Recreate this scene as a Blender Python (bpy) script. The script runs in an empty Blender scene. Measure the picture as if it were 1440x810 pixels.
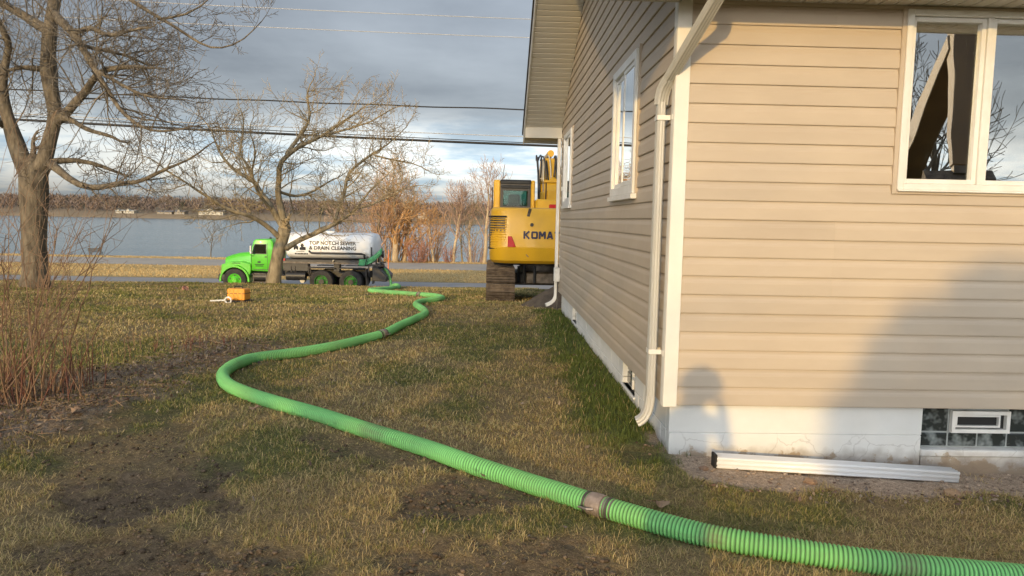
import bpy, bmesh, math, random
import numpy as np
from mathutils import Vector, Matrix

random.seed(7)
RNG = np.random.default_rng(11)
R = math.radians
scene = bpy.context.scene
C = scene.collection

# ------------------------------------------------------------------ camera
FPX, CAMH = 1040.0, 1.55
YAW, PITCH, ROLL = R(1.65), R(5.27), 0.02
fw = Vector((math.sin(YAW) * math.cos(PITCH), math.cos(YAW) * math.cos(PITCH), -math.sin(PITCH)))
rt0 = Vector((math.cos(YAW), -math.sin(YAW), 0))
up0 = rt0.cross(fw)
rt = rt0 * math.cos(ROLL) + up0 * math.sin(ROLL)
up = up0 * math.cos(ROLL) - rt0 * math.sin(ROLL)
cd = bpy.data.cameras.new('camera')
cam = bpy.data.objects.new('camera', cd)
C.objects.link(cam)
cam.matrix_world = Matrix(((rt.x, up.x, -fw.x, 0), (rt.y, up.y, -fw.y, 0), (rt.z, up.z, -fw.z, CAMH), (0, 0, 0, 1)))
cd.sensor_width = 36.0
cd.lens = FPX / 1440.0 * 36.0
cd.clip_start, cd.clip_end = 0.05, 6000
scene.camera = cam

# ------------------------------------------------------------------ sky, sun, exposure
SUN_EL, SUN_AZ = R(12.0), R(17.0)         # light travels towards +Y and +X
ldir = Vector((math.sin(SUN_AZ) * math.cos(SUN_EL), math.cos(SUN_AZ) * math.cos(SUN_EL), -math.sin(SUN_EL)))
SKY_STRENGTH, SUN_STRENGTH, EXPOSURE = 0.15, 0.82, 1.66
w = bpy.data.worlds.new('World'); scene.world = w; w.use_nodes = True
nt = w.node_tree; N = nt.nodes; LK = nt.links
for n in list(N): N.remove(n)
def nd(tree, t, **kw):
    n = tree.nodes.new(t)
    for k, v in kw.items(): setattr(n, k, v)
    return n
def mth(tree, op, a, b=None, clamp=False):
    n = tree.nodes.new('ShaderNodeMath'); n.operation = op; n.use_clamp = clamp
    for i, v in enumerate((a, b)):
        if v is None: continue
        if isinstance(v, (int, float)): n.inputs[i].default_value = v
        else: tree.links.new(v, n.inputs[i])
    return n.outputs[0]
def mixc(tree, f, a, b, mode='MIX'):
    n = tree.nodes.new('ShaderNodeMix'); n.data_type = 'RGBA'; n.blend_type = mode
    for s, v in ((n.inputs[0], f), (n.inputs[6], a), (n.inputs[7], b)):
        if isinstance(v, (int, float)): s.default_value = v
        elif isinstance(v, tuple): s.default_value = v if len(v) == 4 else (*v, 1)
        else: tree.links.new(v, s)
    return n.outputs[2]
def ramp(tree, f, stops, interp='LINEAR'):
    n = tree.nodes.new('ShaderNodeValToRGB'); n.color_ramp.interpolation = interp
    els = n.color_ramp.elements
    while len(els) < len(stops): els.new(0.5)
    for e, (p, c) in zip(els, stops):
        e.position = p; e.color = (c, c, c, 1) if isinstance(c, (int, float)) else (*c, 1)
    tree.links.new(f, n.inputs[0]); return n.outputs[0]
sky = nd(nt, 'ShaderNodeTexSky', sky_type='NISHITA'); sky.sun_disc = False
sky.sun_elevation = SUN_EL
sky.sun_rotation = math.pi + SUN_AZ
sky.air_density, sky.dust_density, sky.ozone_density = 1.0, 2.0, 1.0
tc = nd(nt, 'ShaderNodeTexCoord')
sep = nd(nt, 'ShaderNodeSeparateXYZ'); LK.new(tc.outputs['Generated'], sep.inputs[0])
zc = mth(nt, 'MAXIMUM', sep.outputs[2], 0.0)
den = mth(nt, 'ADD', zc, 0.10)
px_ = mth(nt, 'DIVIDE', sep.outputs[0], den); py_ = mth(nt, 'DIVIDE', sep.outputs[1], den)
cmb = nd(nt, 'ShaderNodeCombineXYZ'); LK.new(px_, cmb.inputs[0]); LK.new(py_, cmb.inputs[1])
n1 = nd(nt, 'ShaderNodeTexNoise'); n1.inputs['Scale'].default_value = 0.62; n1.inputs['Detail'].default_value = 7; n1.inputs['Roughness'].default_value = 0.52
n1.inputs['Distortion'].default_value = 0.35
LK.new(cmb.outputs[0], n1.inputs['Vector'])
n2 = nd(nt, 'ShaderNodeTexNoise'); n2.inputs['Scale'].default_value = 1.1; n2.inputs['Detail'].default_value = 8; n2.inputs['Roughness'].default_value = 0.6
mp = nd(nt, 'ShaderNodeMapping'); mp.inputs['Location'].default_value = (3.1, 8.4, 0); LK.new(cmb.outputs[0], mp.inputs[0]); LK.new(mp.outputs[0], n2.inputs['Vector'])
# deck of grey cloud overhead that breaks up low over the horizon
dz = mth(nt, 'ADD', zc, mth(nt, 'MULTIPLY', mth(nt, 'SUBTRACT', n1.outputs[0], 0.5), 0.16))
deck = ramp(nt, dz, [(0.075, 0.0), (0.155, 1.0)], 'EASE')
bw = nd(nt, 'ShaderNodeRGBToBW'); LK.new(sky.outputs[0], bw.inputs[0])
lumv = mth(nt, 'MINIMUM', bw.outputs[0], 40.0)
glow = mth(nt, 'MULTIPLY', mth(nt, 'POWER', lumv, 0.15), 0.88)       # thin cloud shines brighter towards the sun
lum = mixc(nt, 1.0, mixc(nt, 0.80, sky.outputs[0], lumv), glow, 'MULTIPLY')
shade = mixc(nt, ramp(nt, mth(nt, 'ADD', mth(nt, 'MULTIPLY', n1.outputs[0], .62), mth(nt, 'MULTIPLY', n2.outputs[0], .38)), [(.33, 0.0), (.68, 1.0)]), (0.60, 0.66, 0.75), (1.25, 1.32, 1.41))
greycl = mixc(nt, 1.0, shade, lum, 'MULTIPLY')
puff = ramp(nt, n2.outputs[0], [(0.36, 0.0), (0.56, 1.0)], 'EASE')
white = mixc(nt, 1.0, (0.53, 0.535, 0.54), lum, 'MULTIPLY')
gap = mixc(nt, 1.0, (0.275, 0.345, 0.42), lum, 'MULTIPLY')
low = mixc(nt, puff, gap, white)
zen = mth(nt, 'ADD', mth(nt, 'MULTIPLY', mth(nt, 'POWER', zc, 2.0), 9.4), 1.0)      # overcast is brighter overhead than low down
deckcol = mixc(nt, 1.0, mixc(nt, 1.0, greycl, (0.168, 0.168, 0.168), 'MULTIPLY'), zen, 'MULTIPLY')
skycol = mixc(nt, deck, low, deckcol)
bg = nd(nt, 'ShaderNodeBackground'); LK.new(skycol, bg.inputs[0]); bg.inputs[1].default_value = SKY_STRENGTH
wo = nd(nt, 'ShaderNodeOutputWorld'); LK.new(bg.outputs[0], wo.inputs[0])
sd = bpy.data.lights.new('sun', 'SUN'); sd.energy = SUN_STRENGTH; sd.angle = R(0.8); sd.color = (1.0, 0.65, 0.22)
sun = bpy.data.objects.new('sun', sd); C.objects.link(sun)
sun.rotation_euler = ldir.to_track_quat('-Z', 'Y').to_euler(); sun.location = (-6, -20, 12)
vs = scene.view_settings
vs.view_transform = 'Standard'; vs.look = 'None'; vs.gamma = 1; vs.use_curve_mapping = False; vs.exposure = EXPOSURE
scene.render.engine = 'CYCLES'

# ------------------------------------------------------------------ helpers
CP = Vector((0, 0, CAMH))
def ray(px, py): return fw + rt * ((px - 720) / FPX) + up * ((405 - py) / FPX)
def at(px, py, Y):
    d = ray(px, py); return CP + d * (Y / d.y)
def atX(px, py, X):
    d = ray(px, py); return CP + d * (X / d.x)

def lin(tab, x):
    return np.interp(x, [t[0] for t in tab], [t[1] for t in tab])
PROF = [(-900, 0.3), (-60, 0.2), (-12, 0.02), (0, 0), (11, 0), (13, -.03), (15.5, -.12), (20, -.39), (24, -.63), (25.5, -.90), (29, -1.86), (30, -1.90), (41, -1.90), (50, -1.95), (61.5, -2.03), (63, -2.2), (70, -4.6), (95, -9), (4000, -9)]
_ty = np.arange(-900, 4000, 0.25); _tz = lin(PROF, _ty); _tz = np.convolve(np.pad(_tz, 4, 'edge'), np.ones(9) / 9, 'valid')
def vnoise(x, y, s, seed=0):
    x = np.asarray(x) * s + seed * 17.3; y = np.asarray(y) * s + seed * 9.1
    xi = np.floor(x); yi = np.floor(y); fx = x - xi; fy = y - yi
    fx = fx * fx * (3 - 2 * fx); fy = fy * fy * (3 - 2 * fy)
    def h(a, b):
        v = np.sin(a * 127.1 + b * 311.7 + seed * 74.7) * 43758.5453
        return v - np.floor(v)
    return (h(xi, yi) * (1 - fx) + h(xi + 1, yi) * fx) * (1 - fy) + (h(xi, yi + 1) * (1 - fx) + h(xi + 1, yi + 1) * fx) * fy
def fbm(x, y, s, o=4, seed=0):
    t = 0; a = 0.5; tot = 0
    for k in range(o):
        t = t + a * vnoise(x, y, s * 2 ** k, seed + k); tot += a; a *= 0.55
    return t / tot
def sstep(a, b, x):
    t = np.clip((np.asarray(x, float) - a) / (b - a), 0, 1); return t * t * (3 - 2 * t)
HX, HY, HY2 = 1.188, 4.93, 13.0
HX2 = 10.5
def dirt_mask(x, y):
    def el(cx, cy, rx, ry, a=0):
        c, s = math.cos(a), math.sin(a); u = (x - cx) * c + (y - cy) * s; v = -(x - cx) * s + (y - cy) * c
        return np.hypot(u / rx, v / ry)
    n = (fbm(x, y, 2.6, 4, 3) - 0.5) * 1.3 + (fbm(x, y, 8.0, 4, 13) - .5) * 1.6
    m = np.zeros_like(np.asarray(x, float))
    for e, k in ((el(-1.93, 4.05, .50, .42), 1.0), (el(-1.62, 3.30, .55, .32), .85), (el(-.12, 4.15, .42, .34, .3), .95), (el(.02, 3.25, .45, .40), .75), (el(-.55, 4.75, .3, .25), .5), (el(-.75, 4.9, .9, .16, -.45), .55), (el(1.0, 4.9, .22, .22), .55), (el(-2.25, 4.6, 1.5, .55, -1.05), .46), (el(-2.9, 5.4, .7, .4, -.6), .5), (el(-1.1, 3.0, .5, .25), .6)):
        m = np.maximum(m, k * sstep(1.05, 0.80, e + n))
    return m * .85
def litter_mask(x, y):
    u = (y - 4.2) / 5.2                                   # a bed running from the shrub towards the hose bend
    cx = -3.95 + 1.2 * np.clip(u, 0, 1) - .25 * np.clip(u - .6, 0, 1)
    d = np.abs(x - cx) / (.85 - .3 * np.clip(u, 0, 1)) + (fbm(x, y, 1.6, 3, 8) - .5) * 1.3 + (fbm(x, y, 6, 3, 18) - .5) * .9
    return sstep(1.2, .3, d) * sstep(9.6, 8.6, y) * sstep(3.6, 4.6, y)
def bed_mask(x, y):
    n = (fbm(x, y, 3.0, 3, 5) - .5) * .32
    return sstep(4.34, 4.46, y + n) * sstep(1.12, 1.32, x + n) * (y < 5.4)
def gz(x, y):
    x = np.asarray(x, float); y = np.asarray(y, float)
    z = np.interp(y, _ty, _tz)
    near = sstep(28, 24, y)
    z = z + near * ((fbm(x, y, .35, 3, 1) - .5) * .10 * sstep(5.5, 9, np.hypot(x - 2, y - 4)) + (fbm(x, y, 2.2, 3, 2) - .5) * .035)
    z = z - .045 * np.clip(x - 1.2, 0, 3) * sstep(1, 3.5, y) * sstep(6, 5.2, y) - .028
    dm = dirt_mask(x, y)
    z = z - dm * .022 + dm * (fbm(x, y, 13, 5, 6) - .5) * .085
    rut = .35 * sstep(1, .6, np.maximum(np.abs(x + 1.93) / .42, np.abs(y - 4.05) / .40) + (fbm(x, y, 4, 3, 15) - .5) * .5)
    z = z - rut * (.022 + .010 * np.sin(y * 44 + 5 * fbm(x, y, 3, 2, 4)))
    lm = litter_mask(x, y)
    z = z + lm * (.05 + .07 * (fbm(x, y, 6, 3, 9) - .5))
    bm_ = bed_mask(x, y)
    z = z + bm_ * (-.02 + .05 * (fbm(x, y, 6, 4, 12) - .5))
    wall = sstep(.5, 0, np.abs(x - (HX - .15))) * (y > 5) * (y < 13)
    return z + .03 * wall
def gzf(x, y): return float(gz(x, y))
def on_ground(px, py, dz=0.0):
    d = ray(px, py); t = 1.0; prev = None
    while t < 40:
        p = CP + d * t
        if p.z - dz <= gzf(p.x, p.y):
            lo, hi = t - .1, t
            for _ in range(14):
                m = (lo + hi) / 2; q = CP + d * m
                if q.z - dz <= gzf(q.x, q.y): hi = m
                else: lo = m
            return CP + d * hi
        t += .1
    return CP + d * t

class MB:
    def __init__(s): s.v = []; s.f = []
    def add(s, vs_, fs_):
        b = len(s.v); s.v += [tuple(v) for v in vs_]; s.f += [tuple(i + b for i in f) for f in fs_]; return s
    def box(s, x0, x1, y0, y1, z0, z1):
        return s.add([(x0, y0, z0), (x1, y0, z0), (x1, y1, z0), (x0, y1, z0), (x0, y0, z1), (x1, y0, z1), (x1, y1, z1), (x0, y1, z1)],
                     [(0, 3, 2, 1), (4, 5, 6, 7), (0, 1, 5, 4), (1, 2, 6, 5), (2, 3, 7, 6), (3, 0, 4, 7)])
    def beam(s, a, b, wx, wz, upv=(0, 0, 1)):
        a = Vector(a); b = Vector(b); d = (b - a).normalized(); u = Vector(upv)
        r = d.cross(u)
        if r.length < 1e-4: r = d.cross(Vector((1, 0, 0)))
        r.normalize(); u = r.cross(d)
        vv = []
        for p in (a, b):
            for i, j in ((-1, -1), (1, -1), (1, 1), (-1, 1)): vv.append(p + r * (i * wx / 2) + u * (j * wz / 2))
        return s.add(vv, [(3, 2, 1, 0), (4, 5, 6, 7), (0, 1, 5, 4), (1, 2, 6, 5), (2, 3, 7, 6), (3, 0, 4, 7)])
    def prism(s, poly, axis, a, b):
        n = len(poly)
        def P(u, v, t): return {'x': (t, u, v), 'y': (u, t, v), 'z': (u, v, t)}[axis]
        vv = [P(u, v, a) for u, v in poly] + [P(u, v, b) for u, v in poly]
        ff = [tuple(range(n)), tuple(range(2 * n - 1, n - 1, -1))] + [(i, i + n, (i + 1) % n + n, (i + 1) % n) for i in range(n)]
        return s.add(vv, ff)
    def tube(s, pts, rad, n=8, cap=True, closed=False):
        pts = [Vector(p) for p in pts]; m = len(pts)
        if isinstance(rad, (int, float)): rad = [rad] * m
        b = len(s.v); prev = None
        for i, p in enumerate(pts):
            t = (pts[min(i + 1, m - 1)] - pts[max(i - 1, 0)])
            if t.length < 1e-9: t = Vector((0, 0, 1))
            t.normalize()
            if prev is None:
                r = t.cross(Vector((0, 0, 1)) if abs(t.z) < .9 else Vector((1, 0, 0))).normalized()
            else:
                r = prev - t * prev.dot(t)
                if r.length < 1e-6: r = t.cross(Vector((0.3, 0.5, 0.8)))
                r.normalize()
            prev = r; q = t.cross(r)
            for k in range(n):
                a = 2 * math.pi * k / n
                s.v.append(tuple(p + (r * math.cos(a) + q * math.sin(a)) * rad[i]))
        for i in range(m - 1):
            for k in range(n):
                k2 = (k + 1) % n
                s.f.append((b + i * n + k, b + i * n + k2, b + (i + 1) * n + k2, b + (i + 1) * n + k))
        if cap:
            s.f.append(tuple(b + k for k in reversed(range(n)))); s.f.append(tuple(b + (m - 1) * n + k for k in range(n)))
        return s
    def loft(s, rings, cap=True):
        b = len(s.v); n = len(rings[0])
        for r_ in rings: s.v += [tuple(p) for p in r_]
        for i in range(len(rings) - 1):
            for k in range(n):
                k2 = (k + 1) % n
                s.f.append((b + i * n + k, b + i * n + k2, b + (i + 1) * n + k2, b + (i + 1) * n + k))
        if cap:
            s.f.append(tuple(b + k for k in reversed(range(n)))); s.f.append(tuple(b + (len(rings) - 1) * n + k for k in range(n)))
        return s
    def build(s, name, mat, parent=None, origin=(0, 0, 0), smooth=False, bevel=0, seg=1, autos=None):
        o = Vector(origin)
        me = bpy.data.meshes.new(name)
        me.from_pydata([(v[0] - o.x, v[1] - o.y, v[2] - o.z) for v in s.v], [], s.f)
        bm = bmesh.new(); bm.from_mesh(me)
        bmesh.ops.recalc_face_normals(bm, faces=bm.faces)
        if bevel:
            es = [e for e in bm.edges if len(e.link_faces) == 2 and e.calc_face_angle(0) > R(25)]
            if es: bmesh.ops.bevel(bm, geom=es, offset=bevel, segments=seg, affect='EDGES', profile=.5, clamp_overlap=True)
        if smooth:
            for f in bm.faces: f.smooth = True
        if autos:
            for f in bm.faces: f.smooth = True
            for e in bm.edges:
                if len(e.link_faces) == 2 and e.calc_face_angle(0) > R(autos): e.smooth = False
        bm.to_mesh(me); bm.free()
        if mat:
            for m_ in (mat if isinstance(mat, (list, tuple)) else [mat]): me.materials.append(m_)
        return link(name, me, parent, None if parent else origin)
def link(name, me, parent=None, loc=None):
    ob = bpy.data.objects.new(name, me); C.objects.link(ob)
    if parent is not None: ob.parent = parent
    if loc is not None: ob.location = loc
    return ob
def tag(o, label=None, cat=None, group=None, kind=None):
    if label: o['label'] = label
    if cat: o['category'] = cat
    if group: o['group'] = group
    if kind: o['kind'] = kind
    return o
def empty(name, loc, label, cat, group=None, rz=0):
    o = bpy.data.objects.new(name, None); C.objects.link(o); o.location = loc; o.rotation_euler = (0, 0, rz)
    o.empty_display_size = .2
    return tag(o, label, cat, group)
def copy_tree(o, parent=None):
    c = o.copy(); C.objects.link(c)
    if parent is not None: c.parent = parent
    for ch in [q for q in o.children]: copy_tree(ch, c)
    return c
def text_mesh(txt, size, font_off=0.0, extrude=0.0):
    cu = bpy.data.curves.new('lettering', 'FONT'); cu.body = txt; cu.size = size; cu.offset = font_off; cu.extrude = extrude; cu.resolution_u = 3
    cu.align_x = 'LEFT'
    ob = bpy.data.objects.new('lettering', cu); C.objects.link(ob)
    dg = bpy.context.evaluated_depsgraph_get(); dg.update()
    me = bpy.data.meshes.new_from_object(ob.evaluated_get(dg))
    bpy.data.objects.remove(ob); bpy.data.curves.remove(cu)
    return me

# ------------------------------------------------------------------ materials
def pm(name, c1, c2=None, scale=4.0, rough=.6, bump=0.0, bscale=None, metal=0.0, detail=5, stretch=(1, 1, 1), lo=.35, hi=.65, rnd=0.0, spec=.5, coat=0.0, trans=0.0):
    m = bpy.data.materials.new(name); m.use_nodes = True
    t = m.node_tree; b = t.nodes['Principled BSDF']
    b.inputs['Roughness'].default_value = rough; b.inputs['Metallic'].default_value = metal
    b.inputs['Specular IOR Level'].default_value = spec; b.inputs['Coat Weight'].default_value = coat
    b.inputs['Base Color'].default_value = (*c1, 1)
    g = t.nodes.new('ShaderNodeNewGeometry'); mpn = t.nodes.new('ShaderNodeMapping'); mpn.inputs['Scale'].default_value = stretch
    t.links.new(g.outputs['Position'], mpn.inputs[0])
    out = None
    if c2:
        n = t.nodes.new('ShaderNodeTexNoise'); n.inputs['Scale'].default_value = scale; n.inputs['Detail'].default_value = detail; n.inputs['Roughness'].default_value = .6
        t.links.new(mpn.outputs[0], n.inputs['Vector'])
        f = ramp(t, n.outputs[0], [(lo, 0.0), (hi, 1.0)])
        out = mixc(t, f, c1, c2)
    if rnd:
        oi = t.nodes.new('ShaderNodeObjectInfo')
        v = mth(t, 'ADD', mth(t, 'MULTIPLY', oi.outputs['Random'], 2 * rnd), 1 - rnd)
        out = mixc(t, 1.0, out if out is not None else c1, v, 'MULTIPLY')
    if out is not None: t.links.new(out, b.inputs['Base Color'])
    if bump:
        n = t.nodes.new('ShaderNodeTexNoise'); n.inputs['Scale'].default_value = bscale or scale * 6; n.inputs['Detail'].default_value = 6
        t.links.new(mpn.outputs[0], n.inputs['Vector'])
        bp = t.nodes.new('ShaderNodeBump'); bp.inputs['Strength'].default_value = min(1, bump * 10); bp.inputs['Distance'].default_value = bump
        t.links.new(n.outputs[0], bp.inputs['Height']); t.links.new(bp.outputs[0], b.inputs['Normal'])
    if trans:
        b.inputs['Transmission Weight'].default_value = trans
    return m
def attr_mat(name, rough=.8, spec=.2, trans=0.0):
    m = bpy.data.materials.new(name); m.use_nodes = True; t = m.node_tree; b = t.nodes['Principled BSDF']
    a = t.nodes.new('ShaderNodeAttribute'); a.attribute_name = 'Col'
    t.links.new(a.outputs['Color'], b.inputs['Base Color'])
    b.inputs['Roughness'].default_value = rough; b.inputs['Specular IOR Level'].default_value = spec
    if trans:
        tr = t.nodes.new('ShaderNodeBsdfTranslucent'); t.links.new(a.outputs['Color'], tr.inputs[0])
        mx = t.nodes.new('ShaderNodeMixShader'); mx.inputs[0].default_value = trans
        t.links.new(b.outputs[0], mx.inputs[1]); t.links.new(tr.outputs[0], mx.inputs[2])
        t.links.new(mx.outputs[0], t.nodes['Material Output'].inputs[0])
    return m
M = {}
M['siding'] = pm('vinyl_siding', (.475, .395, .305), (.52, .435, .335), 1.4, .52, .0006, 180, rnd=.035, stretch=(1, 1, 3), spec=.35)
def waviness(m, sc, dist):
    t = m.node_tree; b = t.nodes['Principled BSDF']; g = t.nodes.new('ShaderNodeNewGeometry'); n = t.nodes.new('ShaderNodeTexNoise'); n.inputs['Scale'].default_value = sc; n.inputs['Detail'].default_value = 2
    t.links.new(g.outputs['Position'], n.inputs['Vector']); bp = t.nodes.new('ShaderNodeBump'); bp.inputs['Strength'].default_value = 1.0; bp.inputs['Distance'].default_value = dist
    t.links.new(n.outputs[0], bp.inputs['Height'])
    if b.inputs['Normal'].links: t.links.new(b.inputs['Normal'].links[0].from_socket, bp.inputs['Normal'])
    t.links.new(bp.outputs[0], b.inputs['Normal'])
waviness(M['siding'], 2.3, .012)
M['trim'] = pm('white_vinyl_trim', (.74, .71, .64), (.80, .77, .70), 3, .45, spec=.4)
M['winwhite'] = pm('white_window_vinyl', (.78, .77, .73), (.70, .68, .63), 5, .4)
M['spout'] = pm('cream_painted_aluminium', (.44, .43, .39), (.50, .485, .44), 4, .4, stretch=(1, 1, .4))
M['soffit'] = pm('tan_soffit', (.54, .515, .45), (.58, .555, .49), 2, .6, rnd=.04)
M['fascia'] = pm('white_fascia', (.7, .69, .65), (.6, .58, .53), 3, .5)
M['drip'] = pm('dark_drip_edge', (.05, .045, .04), None, rough=.6)
M['shingle'] = pm('asphalt_shingle', (.07, .065, .06), (.12, .11, .10), 30, .9, .004, 120)
M['dark'] = pm('dark_interior', (.018, .017, .016), None, rough=.8)
M['shade'] = pm('dark_roller_blind', (.035, .032, .028), None, rough=.7)
M['curtain'] = pm('sheer_curtain', (.55, .56, .56), (.45, .46, .47), 4, .9)
M['black'] = pm('black_paint', (.012, .012, .013), (.03, .028, .026), 6, .45)
M['rubber'] = pm('tyre_rubber', (.02, .02, .021), (.05, .046, .04), 5, .85)
M['tgreen'] = pm('lime_truck_paint', (.075, .47, .012), (.10, .56, .02), 3, .33, coat=.35)
M['tgreen_rim'] = pm('green_wheel_paint', (.05, .26, .03), (.03, .12, .02), 6, .6)
M['tank'] = pm('white_tank_paint', (.88, .88, .87), (.82, .82, .80), 1.2, .3)
M['chrome'] = pm('bright_metal', (.6, .6, .6), None, rough=.25, metal=1)
M['steel'] = pm('worn_steel', (.16, .14, .12), (.07, .06, .05), 8, .55, .002, 60, metal=.6)
M['shoe'] = pm('muddy_track_steel', (.065, .048, .036), (.16, .125, .09), 9, .85, .006, 40, metal=.15, rnd=.2)
M['yellow'] = pm('excavator_yellow', (.60, .345, .010), (.52, .295, .012), 1.8, .42, coat=.15)
M['charcoal'] = pm('charcoal_paint', (.012, .015, .020), (.022, .026, .031), 4, .55, spec=.3)
M['navy'] = pm('navy_lettering', (.012, .014, .045), None, rough=.5)
M['red'] = pm('red_lens', (.42, .012, .012), None, rough=.25)
M['amber'] = pm('amber_lens', (.8, .25, .02), None, rough=.25)
M['orange'] = pm('orange_plastic', (.85, .36, .035), (.75, .30, .03), 8, .5, .002, 60)
M['white'] = pm('white_plastic', (.75, .74, .70), (.6, .58, .53), 8, .5)
M['coupling'] = pm('muddy_aluminium_coupling', (.42, .33, .27), (.24, .19, .15), 22, .55, .002, 120, metal=.35)
M['band'] = pm('steel_band', (.30, .25, .21), None, rough=.4, metal=.7)
M['asphalt'] = pm('asphalt', (.26, .255, .25), (.32, .31, .305), .6, .9, .003, 90)
M['path'] = pm('pale_path', (.36, .33, .29), (.44, .40, .34), .8, .95, .003, 60)
M['bark1'] = pm('grey_brown_bark', (.070, .055, .038), (.21, .172, .118), 9, .95, .05, 22, stretch=(1, 1, .28))
M['bark2'] = pm('tan_bark', (.16, .13, .08), (.36, .295, .19), 9, .95, .03, 26, stretch=(1, 1, .3))
M['twig1'] = pm('grey_twig', (.10, .082, .062), (.19, .16, .12), 3, .9)
M['twig2'] = pm('pale_twig', (.27, .21, .125), (.40, .315, .185), 3, .9)
M['willow'] = pm('orange_willow_twig', (.50, .28, .10), (.40, .24, .12), 2, .9)
M['rosy'] = pm('pinkish_twig', (.42, .28, .20), (.34, .23, .17), 2, .9)
M['dogwood'] = pm('red_twig', (.30, .13, .085), (.36, .19, .12), 2, .9)
M['palebark'] = pm('pale_bark', (.55, .44, .28), (.38, .29, .18), 3, .9, stretch=(1, 1, .4))
M['shrub'] = pm('tan_shrub_stem', (.17, .098, .058), (.28, .18, .105), 6, .85)
M['redstem'] = pm('reddish_dead_stem', (.15, .060, .040), (.22, .10, .065), 6, .9)
M['wire'] = pm('black_cable', (.012, .012, .013), None, rough=.6)
M['wire_pale'] = pm('pale_bare_wire', (.45, .44, .42), None, rough=.5)
M['wood'] = pm('weathered_pole', (.13, .10, .075), (.2, .16, .12), 8, .9, stretch=(1, 1, .2))
M['bench'] = pm('dark_bench_plastic', (.05, .05, .05), None, rough=.7)
M['coil'] = pm('dark_green_hose', (.05, .26, .10), (.08, .36, .15), 9, .5)
M['brass'] = pm('pale_fitting', (.55, .5, .38), None, rough=.5)
M['skin'] = pm('skin', (.45, .28, .2), None, rough=.6)
M['jacket'] = pm('dark_jacket', (.03, .035, .045), None, rough=.9)
M['jeans'] = pm('blue_jeans', (.06, .08, .14), None, rough=.9)
M['mortar'] = pm('grey_mortar', (.34, .37, .36), (.27, .29, .28), 10, .9)
M['evergreen'] = pm('dark_evergreen', (.025, .05, .022), (.05, .08, .03), 3, .8)
M['leafdry'] = pm('dry_leaf', (.36, .25, .15), (.26, .16, .10), 8, .9)

def glass_mat(name, refl, tint=(.02, .022, .02), fk=1.0):
    m = bpy.data.materials.new(name); m.use_nodes = True; t = m.node_tree; t.nodes.clear()
    o = t.nodes.new('ShaderNodeOutputMaterial'); gl = t.nodes.new('ShaderNodeBsdfGlossy'); gl.inputs['Roughness'].default_value = .004
    gl.inputs['Color'].default_value = (.95, .95, .93, 1)
    tr = t.nodes.new('ShaderNodeBsdfTransparent'); tr.inputs[0].default_value = (*tint, 1)
    fr = t.nodes.new('ShaderNodeFresnel'); fr.inputs[0].default_value = 1.5
    f = mth(t, 'ADD', mth(t, 'MULTIPLY', fr.outputs[0], fk), refl, True)
    # slightly wavy pane
    g = t.nodes.new('ShaderNodeNewGeometry'); n = t.nodes.new('ShaderNodeTexNoise'); n.inputs['Scale'].default_value = 2.2; n.inputs['Detail'].default_value = 1
    t.links.new(g.outputs['Position'], n.inputs['Vector']); bp = t.nodes.new('ShaderNodeBump'); bp.inputs['Strength'].default_value = .05; bp.inputs['Distance'].default_value = .02
    t.links.new(n.outputs[0], bp.inputs['Height']); t.links.new(bp.outputs[0], gl.inputs['Normal'])
    mx = t.nodes.new('ShaderNodeMixShader'); t.links.new(f, mx.inputs[0]); t.links.new(tr.outputs[0], mx.inputs[1]); t.links.new(gl.outputs[0], mx.inputs[2])
    t.links.new(mx.outputs[0], o.inputs[0]); return m
M['glass'] = glass_mat('window_glass', .60, (.75, .78, .76))
M['cabglass'] = glass_mat('cab_glass', 0.0, (.42, .60, .56), .35)
M['truckglass'] = glass_mat('truck_glass', .10, (.35, .42, .42))
M['gblock'] = pm('green_glass_block', (.028, .034, .034), (.32, .36, .355), 11, .10, .006, 20, detail=2, lo=.50, hi=.80, spec=.8)

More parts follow.
